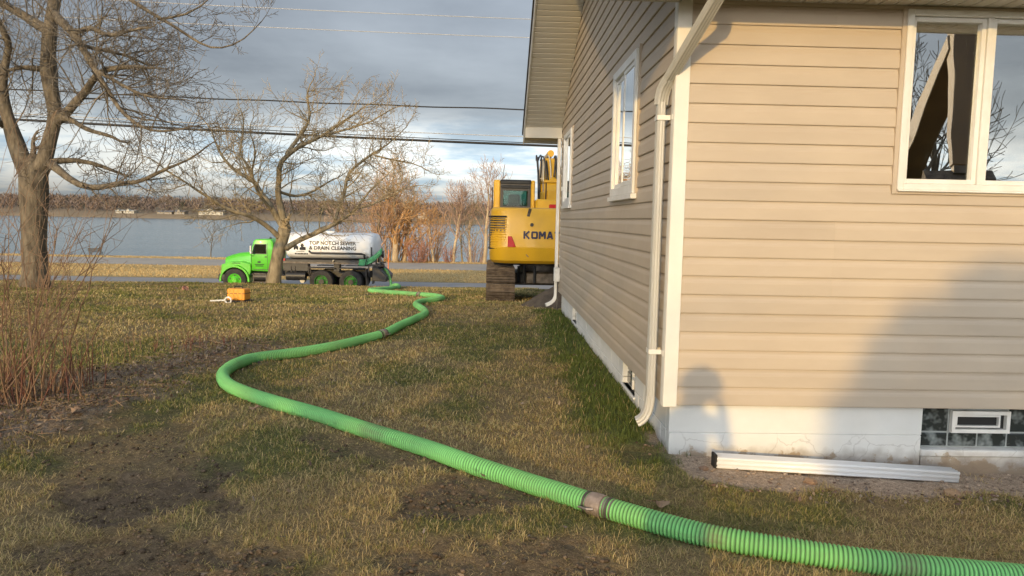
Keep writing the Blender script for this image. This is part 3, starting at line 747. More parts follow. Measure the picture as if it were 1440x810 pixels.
# downspouts: ribbed rectangular pipe swept along a path
def ribbed_section(w_, d_):
    pts = []
    def side_(a, b, ribs):
        out = []
        for i in range(ribs * 4 + 1):
            t = i / (ribs * 4); ph = i % 4
            off = .004 if ph in (2, 3) and 0 < i < ribs * 4 else 0
            out.append((a[0] + (b[0] - a[0]) * t, a[1] + (b[1] - a[1]) * t, off))
        return out
    w2, d2 = w_ / 2, d_ / 2; c = .008
    cs = [((-w2 + c, -d2), (w2 - c, -d2), (0, 1), 3), ((w2, -d2 + c), (w2, d2 - c), (-1, 0), 2), ((w2 - c, d2), (-w2 + c, d2), (0, -1), 3), ((-w2, d2 - c), (-w2, -d2 + c), (1, 0), 2)]
    for a, b, nrm, ribs in cs:
        for x_, y_, o in side_(a, b, ribs): pts.append((x_ + nrm[0] * o, y_ + nrm[1] * o))
    return pts
def spout(path, wdir, name='downspout_pipe', w_=.078, d_=.055, parent=house, mat=None):
    sec = ribbed_section(w_, d_); rings = []
    path = [Vector(p) for p in path]; wd0 = Vector(wdir)
    for i, p in enumerate(path):
        t = (path[min(i + 1, len(path) - 1)] - path[max(i - 1, 0)]).normalized()
        wv = (wd0 - t * wd0.dot(t)).normalized(); dv = t.cross(wv)
        rings.append([p + wv * a + dv * b for a, b in sec])
    return MB().loft(rings).build(name, mat or M['spout'], parent, HO, autos=40)
def arc(p0, p1, p2, n=6):
    p0, p1, p2 = Vector(p0), Vector(p1), Vector(p2)
    return [p0 * (1 - t) ** 2 + p1 * 2 * t * (1 - t) + p2 * t * t for t in [i / n for i in range(n + 1)]]
DX, DY = HX - .058, 5.07
ds = spout([(DX, DY, .335), (DX, DY, 1.0), (DX, DY, 2.36)], (0, 1, 0), 'downspout')
spout(arc((DX, DY, .345), (DX, DY, .185), (DX - .085, DY + .01, .15), 9), (.1, 1, 0), 'elbow', .084, .061, ds)
spout(arc((DX, DY, 2.345), (DX, DY - .005, 2.44), (DX + .03, DY - .085, 2.50), 6), (0.9, .4, 0), 'elbow', .084, .061, ds)
A0 = Vector((DX + .026, DY - .075, 2.492)); A1 = Vector((1.31, 4.40, 2.90))
spout([A0, A0.lerp(A1, .5), A1], (.94, .35, 0), 'diagonal_run', .078, .055, ds)
spout(arc(A1 - (A1 - A0).normalized() * .02, A1 + (A1 - A0).normalized() * .06, (1.33, 4.385, 3.0), 5), (.94, .35, 0), 'elbow', .084, .061, ds)
for z in (.66, 2.255):
    MB().box(DX - .031, DX - .0285, DY - .043, DY + .043, z - .016, z + .016).box(DX - .0305, HX + .012, DY - .0445, DY - .042, z - .016, z + .016).box(DX - .0305, HX + .012, DY + .042, DY + .0445, z - .016, z + .016).box(HX - .004, HX + .012, DY - .10, DY - .0446, z - .016, z + .016).build('strap', M['trim'], ds, HO)
D2Y = HY2 - .06; D2X = HX - .045
ds2 = spout([(D2X, D2Y, .25), (D2X, D2Y, 2.96)], (0, 1, 0), 'downspout', mat=M['trim'])
spout(arc((D2X, D2Y, .26), (D2X, D2Y, .12), (D2X - .17, D2Y - .03, .07), 8), (0.1, 1, 0), 'elbow', .084, .061, ds2, mat=M['trim'])
MB().box(HX - .10, HX - .002, HY2 - .34, HY2 - .16, .50, .74).build('utility_box', M['white'], house, HO, bevel=.01)
MB().tube([(HX - .03, HY2 - .25, .51), (HX - .03, HY2 - .25, .0)], .014, 8).build('conduit', M['steel'], house, HO)
MB().box(HX - .035, HX - .002, HY2 - .5, HY2 - .42, 2.05, 2.12).build('bracket', M['trim'], house, HO)

# loose length of downspout lying against the foundation
gp0 = Vector((1.50, 4.735, gzf(1.50, 4.735) + .043)); gp1 = Vector((3.14, 4.755, gzf(3.14, 4.755) + .045))
sec = ribbed_section(.105, .078)
tv = (gp1 - gp0).normalized(); wv = Vector((0, 1, 0)); wv = (wv - tv * wv.dot(tv)).normalized(); dv = tv.cross(wv)
M['loose'] = pm('clean_white_aluminium', (.84, .85, .85), (.78, .78, .77), 3, .35)
o = MB().loft([[p + wv * a + dv * b for a, b in sec] for p in (gp0, gp0.lerp(gp1, .5), gp1)], cap=False).build('loose_downspout', M['loose'], None, tuple(gp0), autos=40)
tag(o, 'loose white downspout length lying on the soil along the foundation', 'downspout')
md = o.modifiers.new('thick', 'SOLIDIFY'); md.thickness = .002
o2 = MB().box(-.012, .004, -.05, .03, -.038, .05).build('dark_end', M['dark'], o, (0, 0, 0))

# ------------------------------------------------------------------ suction hose across the lawn
HR = .0565
hp_px = [(1440, 812), (1350, 804), (1275, 796), (1200, 787), (1125, 776), (1050, 764), (975, 749), (900, 728), (842, 711), (797, 696), (728, 675), (658, 651), (589, 627), (519, 606), (450, 584), (386, 566), (346, 553), (322, 542), (313, 530), (316, 522), (330, 512), (354, 504.5), (386, 500), (428, 494.5), (470, 487), (510, 477.5), (540, 469), (565, 456.5), (588, 446.5), (597, 442), (598, 438), (590, 432), (585, 427.5), (596, 423.5), (616, 421), (622, 419), (613, 416.4), (589, 414.3), (555, 411.7), (526, 409.6), (520, 408), (533, 406.9), (554, 404.8), (561, 402.2), (557, 400.2)]
hp = []
for x_, y_ in hp_px:
    q = on_ground(x_, y_, HR * .9)
    if q.y > 23.4:                                   # grazing view over the crest of the bank
        yy = 22.9 + .25 * (len(hp) % 3); xx = at(x_, y_, yy).x; q = Vector((xx, yy, gzf(xx, yy) + HR))
    hp.append(q)
lead = [Vector((7.5, 2.6, gzf(7.5, 2.6) + HR)), Vector((5.4, 2.85, gzf(5.4, 2.85) + HR)), Vector((3.9, 2.98, gzf(3.9, 2.98) + HR))]
hp = lead + hp
last = hp[-1]
def gpt(x_, y_): return Vector((x_, y_, gzf(x_, y_) + HR))
hp += [gpt(last.x - .20, 24.2), gpt(last.x - .35, 25.6), gpt(-4.85, 28.6), Vector((-4.55, 31.0, -1.84)), Vector((-4.45, 32.6, -1.80)), Vector((-4.52, 33.4, -1.35)), Vector((-4.80, 33.9, -.86)), Vector((-5.02, 34.1, -.80))]
def catmull(P, step):
    out = []
    for i in range(len(P) - 1):
        p0 = P[max(i - 1, 0)]; p1 = P[i]; p2 = P[i + 1]; p3 = P[min(i + 2, len(P) - 1)]
        n = max(2, int((p2 - p1).length / step))
        d01 = max((p1 - p0).length, 1e-3) ** .5; d12 = max((p2 - p1).length, 1e-3) ** .5; d23 = max((p3 - p2).length, 1e-3) ** .5
        m1 = (p2 - p1) if i == 0 else (p1 - p0) / d01 * d12 - (p2 - p0) / (d01 + d12) * d12 + (p2 - p1)
        m2 = (p2 - p1) if i == len(P) - 2 else (p2 - p1) - (p3 - p1) / (d12 + d23) * d12 + (p3 - p2) / d23 * d12
        for k in range(n):
            t = k / n; h = t * t; q = h * t
            out.append(p1 * (2 * q - 3 * h + 1) + m1 * (q - 2 * h + t) + p2 * (-2 * q + 3 * h) + m2 * (q - h))
    return out + [P[-1]]
HC = catmull(hp, .05)
for i, p in enumerate(HC):                    # keep it resting on the ground
    if p.y < 31: HC[i] = Vector((p.x, p.y, max(min(p.z, gzf(p.x, p.y) + HR * 1.15), gzf(p.x, p.y) + HR * .72)))
HA = np.array([tuple(p) for p in HC]);
for _ in range(3): HA[1:-1] = (HA[:-2] + 2 * HA[1:-1] + HA[2:]) / 4
seg = np.linalg.norm(np.diff(HA, axis=0), axis=1); HS = np.concatenate([[0], np.cumsum(seg)])
def hpos(s): return np.stack([np.interp(s, HS, HA[:, k]) for k in range(3)], -1)
def near_s(px, py):
    q = on_ground(px, py, HR); d = np.linalg.norm(HA - np.array(tuple(q)), axis=1); return float(HS[int(np.argmin(d))])
hose = empty('suction_hose', (HA[0][0], HA[0][1], HA[0][2] - HR), 'long green ribbed suction hose snaking over the lawn to the tank truck', 'hose')
HOO = tuple(hose.location)
coups = [near_s(842, 711), near_s(540, 469), near_s(589, 414.3)]
dirt_spots = coups + [near_s(1010, 756), near_s(1270, 795)]
GREEN_R, GREEN_G = np.array([.21, .62, .19]), np.array([.020, .095, .040])
def hose_section(s0, s1):
    L = s1 - s0; pitch = .0205
    mid = hpos((s0 + s1) / 2); far = mid[1] > 11
    ring = 5; ds_ = pitch / ring; n = int(L / ds_) + 1; k = 22 if not far else 14
    s = s0 + np.arange(n) * ds_; P = hpos(s); T = np.gradient(P, axis=0); T /= np.linalg.norm(T, axis=1)[:, None]
    U = np.array([0, 0, 1.0]); Rv = np.cross(T, U); Rv /= np.linalg.norm(Rv, axis=1)[:, None]; Q = np.cross(Rv, T)
    ph = np.arange(n) % ring
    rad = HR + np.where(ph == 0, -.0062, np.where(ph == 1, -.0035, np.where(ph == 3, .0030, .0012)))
    an = 2 * np.pi * np.arange(k) / k
    Vv = P[:, None, :] + (Rv[:, None, :] * np.cos(an)[None, :, None] + Q[:, None, :] * np.sin(an)[None, :, None]) * rad[:, None, None]
    i = np.arange(n * k).reshape(n, k); j = np.roll(i, -1, 1)
    Fv = np.stack([i[:-1], j[:-1], j[1:], i[1:]], -1).reshape(-1, 4)
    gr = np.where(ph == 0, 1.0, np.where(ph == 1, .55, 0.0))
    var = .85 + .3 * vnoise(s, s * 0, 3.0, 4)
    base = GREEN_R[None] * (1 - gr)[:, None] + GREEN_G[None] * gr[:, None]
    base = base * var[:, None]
    mud = np.zeros(n)
    for c in dirt_spots: mud = np.maximum(mud, np.exp(-((s - c) / .09) ** 2) * .55)
    mud = np.maximum(mud, .5 * sstep(.5, .85, fbm(s, s * 0, 1.6, 3, 9)))
    mud = np.maximum(mud, .20)
    ang = vnoise(np.repeat(s[:, None], k, 1), np.repeat(an[None], n, 0), 5.0, 3)
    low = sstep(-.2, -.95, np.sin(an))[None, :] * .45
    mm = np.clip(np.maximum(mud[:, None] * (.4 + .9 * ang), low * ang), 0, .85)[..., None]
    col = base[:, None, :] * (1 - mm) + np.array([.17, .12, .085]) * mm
    # scuffs
    sc = (sstep(.90, .97, vnoise(np.repeat(s[:, None], k, 1), np.repeat(an[None], n, 0), 11.0, 14)) * .35)[..., None]
    col = col * (1 - sc) + np.array([.03, .05, .03]) * sc
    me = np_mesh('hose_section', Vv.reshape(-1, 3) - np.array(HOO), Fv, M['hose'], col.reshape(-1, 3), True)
    link('hose_section', me, hose)
cuts = [0] + sorted(coups) + [HS[-1]]
for a, b in zip(cuts, cuts[1:]): hose_section(a + (.03 if a > 0 else 0), b - (.03 if b < HS[-1] else 0))
for c in coups:
    def seg_pts(a, b, n=4): return [Vector(tuple(q)) for q in hpos(np.linspace(a, b, n))]
    cp = MB().tube(seg_pts(c - .10, c + .085), [HR + .001] * 4, 24).build('coupling', M['band'], hose, HOO, smooth=False, autos=40)
    MB().tube(seg_pts(c - .035, c + .05), [HR + .005, HR + .008, HR + .008, HR + .005], 24).build('coupling_sleeve', M['coupling'], cp, HOO, autos=40)
    for q in (-.075, .068):
        MB().tube(seg_pts(c + q - .008, c + q + .008, 3), HR + .005, 24).build('clamp_band', M['steel'], cp, HOO, autos=40)
    tg = Vector(tuple(hpos(np.array([c + .09]))[0] - hpos(np.array([c - .09]))[0])).normalized(); sd_ = tg.cross(Vector((0, 0, 1)))
    for sgn in (-1, 1):
        p = Vector(tuple(hpos(np.array([c]))[0])) + sd_ * sgn * (HR + .012)
        MB().tube([p - tg * .01, p + sd_ * sgn * .02 + tg * .02, p + sd_ * sgn * .018 + tg * .075], [.008, .008, .006], 6).build('cam_lever', M['band'], cp, HOO)

# ------------------------------------------------------------------ tank truck
TO = Vector((-11.375, 34.2, -1.893))
truck = empty('tank_truck', tuple(TO), 'lime green truck with a white lettered vacuum tank parked on the road', 'truck')
def tb(mb, name, mat, parent=truck, **k): return mb.build(name, mat, parent, (0, 0, 0), **k)
# frame rails and running gear
tb(MB().box(-.45, 6.1, -.48, -.40, .70, .95).box(-.45, 6.1, .40, .48, .70, .95).box(2.2, 2.3, -.4, .4, .72, .93).box(4.4, 4.5, -.4, .4, .72, .93), 'chassis', M['black'])
for x_ in (0, 3.82, 5.13): tb(MB().tube([(x_, -1.0, .52), (x_, 1.0, .52)], .07, 8).box(x_ - .15, x_ + .15, -.2, .2, .4, .66), 'axle', M['black'])
def wheel(x_, y_, wd, sgn, dual):
    t_ = []
    for a, r_ in ((0, .30), (0, .47), (.035, .515), (wd - .035, .515), (wd, .47), (wd, .30)): t_.append((a, r_))
    k = 28
    rings = [[(x_ + r_ * math.cos(2 * math.pi * i / k), y_ + sgn * a, .525 + r_ * math.sin(2 * math.pi * i / k)) for i in range(k)] for a, r_ in t_]
    wobj = tb(MB().tube([(x_, y_ + sgn * .02, .525), (x_, y_ + sgn * (wd - .02), .525)], .12, 12), 'wheel', M['black'])
    MB().loft(rings, cap=False).build('tyre', M['rubber'], wobj, autos=30)
    dep = .10 if dual else .02
    rr = [(0.01, .31), (.0, .285), (dep, .26), (dep + .02, .20), (dep - .03, .13), (dep - .07, .10), (dep - .07, .001)]
    rg = [[(x_ + r_ * math.cos(2 * math.pi * i / k), y_ + sgn * (a + .005), .525 + r_ * math.sin(2 * math.pi * i / k)) for i in range(k)] for a, r_ in rr]
    MB().loft(rg, cap=False).build('rim', M['tgreen_rim'] if dual else M['tgreen'], wobj, autos=30)
    for i in range(5):
        a = 2 * math.pi * i / 5 + .3; p = (x_ + .215 * math.cos(a), y_ + sgn * (dep + .012), .525 + .215 * math.sin(a))
        MB().tube([p, (p[0], p[1] + sgn * .01, p[2])], .042, 8).build('hand_hole', M['black'], wobj)
for s_ in (-1, 1):
    wheel(0, s_ * 1.17, .27, -s_, False)
    for x_ in (3.82, 5.13): wheel(x_, s_ * 1.2, .25, -s_, True); wheel(x_, s_ * .90, .25, -s_, True)
# hood with flared fenders
def ring_x(x_, hw, z0, z1, rnd=.12, n=5):
    pts = []
    for cx_, cz_, a0 in ((hw - rnd, z1 - rnd, 0), (-hw + rnd, z1 - rnd, 90)):
        for i in range(n + 1):
            a = R(a0 + 90 * i / n); pts.append((x_, cx_ + rnd * math.cos(a), cz_ + rnd * math.sin(a)))
    return pts + [(x_, -hw, z0), (x_, hw, z0)]
tb(MB().loft([ring_x(-.60, .58, .82, 1.44, .16), ring_x(-.57, .64, .80, 1.52, .18), ring_x(-.30, .70, .80, 1.63, .2), ring_x(.10, .78, .85, 1.73, .2), ring_x(.68, .88, .85, 1.79, .2)]), 'hood', M['tgreen'], autos=35)
tb(MB().box(-.625, -.59, -.42, .42, .90, 1.36), 'grille', M['chrome'])
for s_ in (-1, 1):
    arcp = [(.0 + .66 * math.cos(R(a)), .52 + .66 * math.sin(R(a))) for a in range(-5, 186, 10)]
    inn = [(.0 + .585 * math.cos(R(a)), .52 + .585 * math.sin(R(a))) for a in range(185, -6, -10)]
    tb(MB().prism(arcp + inn, 'y', s_ * 1.19, s_ * .62), 'fender', M['tgreen'], autos=35)
    tb(MB().prism([(-.63, .78), (-.42, .98), (-.2, 1.14), (.2, 1.165), (.45, 1.0), (.62, .72), (.70, .9), (.70, 1.25), (.3, 1.36), (-.2, 1.34), (-.58, 1.22)], 'y', s_ * 1.10, s_ * .60), 'fender_shoulder', M['tgreen'], bevel=.03, seg=2)
    tb(MB().tube([(-.615, s_ * .78, 1.08), (-.585, s_ * .78, 1.08)], .10, 12), 'headlight', M['chrome'])
    tb(MB().box(-.60, -.50, s_ * .98 - .06, s_ * .98 + .06, .98, 1.08), 'indicator', M['amber'])
tb(MB().prism([(-.74, .55), (-.62, .52), (-.40, .52), (-.40, .78), (-.70, .80)], 'y', -1.15, 1.15), 'front_bumper', M['black'], bevel=.02)
# cab
def cabring(x_, hw, z0, z1, r_=.1): return ring_x(x_, hw, z0, z1, r_)
cab = tb(MB().prism([(.68, .95), (1.66, .92), (1.70, 1.75), (1.66, 2.26), (1.56, 2.37), (.90, 2.36), (.80, 2.28), (.66, 1.79)], 'y', -1.02, 1.02), 'cab', M['tgreen'], bevel=.05, seg=3, autos=50)
# windows sit just proud of the door skin, with rubber seals
for s_ in (-1, 1):
    y_ = s_ * 1.022
    MB().prism([(.72, 1.70), (.735, 1.76), (.86, 2.15), (1.38, 2.15), (1.38, 1.70)], 'y', y_, y_ + s_ * .008).build('window_seal', M['black'], cab)
    MB().prism([(.76, 1.73), (.875, 2.12), (1.35, 2.12), (1.35, 1.73)], 'y', y_ + s_ * .009, y_ + s_ * .013).build('side_glass', M['truckglass'], cab)
    dr = frame(.70, 1.43, 1.0, 2.22, .012, 0, 1)
    dd = MB()
    for (a, b) in (((.72, 1.02), (1.42, 1.02)), ((1.42, 1.02), (1.42, 2.2)), ((.72, 1.02), (.71, 1.70))):
        dd.beam((a[0], y_ + s_ * .001, a[1]), (b[0], y_ + s_ * .001, b[1]), .006, .012)
    dd.build('door_seam', M['black'], cab)
    MB().box(1.30, 1.40, min(y_, y_ + s_ * .03), max(y_, y_ + s_ * .03), 1.56, 1.60).build('door_handle', M['black'], cab)
    MB().box(.80, 1.44, min(y_, y_ + s_ * .01), max(y_, y_ + s_ * .01), .995, 1.02).build('door_strip', M['black'], cab)
    mr = tb(MB().tube([(.74, s_ * 1.03, 2.16), (.76, s_ * 1.24, 2.14), (.76, s_ * 1.24, 1.66), (.78, s_ * 1.03, 1.6)], .014, 6), 'mirror_bracket', M['black'])
    MB().box(.73, .80, s_ * 1.26 - .07, s_ * 1.26 + .07, 1.72, 2.08).build('mirror', M['winwhite'], mr, bevel=.02)
MB().add([(.685, -.9, 1.83), (.685, .9, 1.83), (.80, .85, 2.24), (.80, -.85, 2.24)], [(0, 1, 2, 3)]).build('windscreen', M['truckglass'], cab)
MB().tube([(1.35, -.3, 2.36), (1.35, -.3, 2.44)], [.06, .04], 10).build('beacon', M['black'], cab)
MB().box(1.704, 1.71, -.6, .6, 1.75, 2.15).build('rear_glass', M['truckglass'], cab)
# door emblem (small dark figure and two illegible lines) on the near door, and a nose badge
em = MB()
em.prism([(.97, 1.33), (1.0, 1.40), (1.05, 1.36), (1.09, 1.42), (1.13, 1.33), (1.06, 1.30)], 'y', -1.028, -1.032)
for z_, a, b in ((1.24, .86, 1.26), (1.17, .90, 1.22)):
    x_ = a
    while x_ < b:
        wq = .03; em.box(x_, x_ + wq, -1.032, -1.028, z_ - .022, z_ + .022); x_ += .042
em.build('door_emblem', M['charcoal'], cab)
bd = MB(); x_ = -.10
while x_ < .26: bd.box(x_, x_ + .045, -1.108, -1.103, 1.27, 1.31); x_ += .06
tb(bd, 'nose_badge', M['charcoal'])
# steps, fuel tank, pump gear under the deck
tb(MB().tube([(.78, -.85, .68), (1.62, -.85, .68)], .24, 16), 'fuel_tank', M['black'], autos=40)
tb(MB().box(.75, 1.45, -1.14, -.9, .44, .48).box(.75, 1.45, -1.10, -.9, .80, .84).box(.8, .84, -1.1, -1.06, .44, .84).box(1.36, 1.40, -1.1, -1.06, .44, .84), 'cab_step', M['steel'])
tb(MB().tube([(1.88, -.80, .8), (1.88, -.80, 2.45), (1.92, -.80, 2.6)], .07, 10), 'exhaust_stack', M['steel'], smooth=True)
tb(MB().tube([(2.25, -.95, .75), (3.1, -.95, .75)], .2, 14), 'air_tank', M['black'], autos=40)
tb(MB().tube([(2.95, -1.02, .55), (2.95, -.7, .55)], .11, 12).tube([(2.75, -1.0, .72), (2.75, -.6, .72)], .13, 12), 'pump', M['brass'], autos=40)
for i, x_ in enumerate((2.45, 2.62, 3.22, 3.30)):
    tb(MB().tube([(x_, -1.0, 1.2), (x_ + .03, -1.04, .9), (x_ + .1, -1.0, .6)], .025, 6), 'pump_pipe', M['steel'])
tb(MB().box(2.05, 5.95, -1.12, 1.12, 1.34, 1.50), 'deck', M['black'], bevel=.01)
tb(MB().box(2.05, 5.95, -1.15, -1.125, 1.32, 1.40), 'deck_rail', M['steel'])
tb(MB().box(2.1, 3.2, -1.0, -.55, .98, 1.33), 'tool_box', M['black'], bevel=.01); tb(MB().box(4.35, 4.6, -1.0, -.6, .98, 1.33), 'tool_box', M['black'], bevel=.01)
for x_, wd in ((3.82, .62), (5.13, .62)):
    for ya_, yb_ in ((-1.2, -.65), (.65, 1.2)): tb(MB().box(x_ - .6, x_ + .6, ya_, yb_, 1.12, 1.15), 'mud_guard', M['black'])
tb(MB().box(2.15, 2.24, -1.18, -1.126, 1.44, 1.54), 'marker_lamp', M['red'])
# tank
TZ, THH, TW = 2.10, .60, 1.10
def sup(t, e=3.2):
    c, s = math.cos(t), math.sin(t)
    return math.copysign(abs(c) ** (2 / e), c) * TW, math.copysign(abs(s) ** (2 / e), s) * THH
def tring(x_, f, k=40): return [(x_, sup(2 * math.pi * i / k)[0] * f, TZ + sup(2 * math.pi * i / k)[1] * f) for i in range(k)]
tank = tb(MB().loft([tring(2.10, .30), tring(2.13, .6), tring(2.2, .85), tring(2.30, .97), tring(2.38, 1), tring(5.98, 1), tring(6.04, .985), tring(6.12, .9), tring(6.19, .7), tring(6.22, .4)]), 'tank', M['tank'], autos=60)
def side_y(z_): 
    u = min(1, abs(z_ - TZ) / THH); return -TW * (1 - u ** 3.2) ** (1 / 3.2)
for x_ in (2.42, 5.92): MB().loft([tring(x_ - .03, 1.012), tring(x_ + .03, 1.012)], cap=False).build('tank_band', M['tank'], tank)
MB().tube([(4.0, 0, TZ + THH - .03), (4.0, 0, TZ + THH + .06)], .28, 16).build('manhole', M['tank'], tank)
def tank_text(txt, x0, z0, cap, width, name, mat, bold=.030):
    me = text_mesh(txt, 1.0, bold)
    co = np.empty(len(me.vertices) * 3, np.float32); me.vertices.foreach_get('co', co); co = co.reshape(-1, 3)
    mn, mx = co.min(0), co.max(0)
    ux = (co[:, 0] - mn[0]) / (mx[0] - mn[0]) * width + x0; uz = (co[:, 1] - mn[1]) / (mx[1] - mn[1]) * cap + z0
    uy = np.array([side_y(z_) - .012 for z_ in uz]); out = np.stack([ux, uy, uz], -1)
    me.vertices.foreach_set('co', out.astype(np.float32).ravel()); me.update(); me.name = name
    me.materials.clear(); me.materials.append(mat)
    return link(name, me, tank)
tank_text('TOP NOTCH SEWER', 3.28, 2.165, .17, 2.08, 'lettering', M['black'])
tank_text('& DRAIN CLEANING', 3.28, 1.945, .17, 2.08, 'lettering', M['black'])
em = MB()
def onside(poly): 
    return [(x_, side_y(z_) - .012, z_) for x_, z_ in poly]
def patch(poly): v = onside(poly); em.add(v, [tuple(range(len(v)))])
patch([(2.60, 1.93), (2.60, 2.06), (2.66, 2.13), (2.76, 2.13), (2.80, 2.06), (2.80, 1.93), (2.74, 1.93), (2.70, 2.0), (2.66, 1.93)])
patch([(2.86, 1.92), (2.86, 2.02), (2.93, 2.06), (2.90, 2.14), (2.98, 2.22), (3.05, 2.14), (3.02, 2.07), (3.13, 2.05), (3.13, 1.92)])
x_ = 2.64
while x_ < 3.16:
    patch([(x_, 1.72), (x_ + .045, 1.72), (x_ + .045, 1.79), (x_, 1.79)]); x_ += .065
x_ = 2.72
while x_ < 3.06:
    patch([(x_, 1.85), (x_ + .025, 1.85), (x_ + .025, 1.88), (x_, 1.88)]); x_ += .04
em.build('tank_emblem', M['charcoal'], tank)
tb(MB().tube([(3.27, -1.02, 1.90), (3.30, -1.13, 1.86), (3.40, -1.15, 1.80), (5.60, -1.15, 1.80), (5.72, -1.15, 1.76), (5.76, -1.14, 1.52)], .045, 10), 'side_pipe', M['black'], smooth=True)
tb(MB().tube([(4.35, -1.13, 1.44), (4.35, -1.2, 1.45), (4.40, -1.22, 1.52)], .03, 8), 'valve', M['brass'])
# rear: valve, bumper, mudflaps
tb(MB().tube([(6.15, -.2, 1.75), (6.42, -.2, 1.75)], .12, 14).tube([(6.38, -.2, 1.75), (6.46, -.2, 1.75)], .16, 14), 'rear_valve', M['black'], autos=40)
tb(MB().tube([(6.15, -.35, 1.25), (6.5, -.4, 1.22)], .10, 12).tube([(6.40, -.38, 1.34), (6.58, -.42, 1.42)], .03, 8), 'outlet_valve', M['steel'], autos=40)
tb(MB().prism([(6.05, 1.22), (6.28, 1.20), (6.72, .80), (6.68, .55), (6.05, .60)], 'y', -1.0, 1.0), 'rear_bumper', M['black'], bevel=.02)
for ya_, yb_ in ((-1.18, -.62), (.62, 1.18)): tb(MB().box(5.80, 5.83, ya_, yb_, .30, 1.13), 'mud_flap', M['black'])
for ya_, yb_ in ((-1.1, -1.04), (1.04, 1.1)): tb(MB().box(5.88, 5.94, ya_, yb_, 1.0, 1.34), 'light_bracket', M['steel'])
for s_ in (-1, 1): tb(MB().tube([(6.29, s_ * .8, 1.1), (6.32, s_ * .8, 1.1)], .06, 10), 'tail_lamp', M['red'])
tb(MB().box(6.0, 6.06, -1.12, -1.06, 1.3, 2.1).box(6.0, 6.06, 1.06, 1.12, 1.3, 2.1).box(5.7, 6.5, -1.16, -1.10, 1.28, 1.34).box(6.44, 6.5, -1.16, -.6, 1.35, 1.45), 'hose_rack', M['black'])
# spare hose hung in loops on the rack
coil = empty('hose_bundle', (TO.x + 6.0, TO.y - 1.28, TO.z + 1.30), 'bundle of spare green hose loops hung on the tank truck rear', 'hose')
for i in range(5):
    pts = []
    for k in range(15):
        t = k / 14
        px_t = -.50 + 1.0 * t + .02 * i; zz_ = .06 + .52 * t ** 1.5 - .10 * math.sin(math.pi * t) + i * .052 - .03
        pts.append((px_t - i * .012, -.02 + .03 * math.sin(3 * t + i) + .012 * i, zz_))
    MB().tube(pts, .038, 10).build('hose_loop', M['coil'], coil, smooth=True)
MB().tube([(-.2, -.04, .0), (-.16, -.10, .15), (-.12, -.06, .34)], .02, 6).build('strap', M['black'], coil)
MB().box(-.55, .5, .06, .12, -.04, .02).box(-.45, -.40, .02, .12, -.02, .25).box(.42, .47, .02, .12, -.02, .62).build('hanger', M['black'], coil)

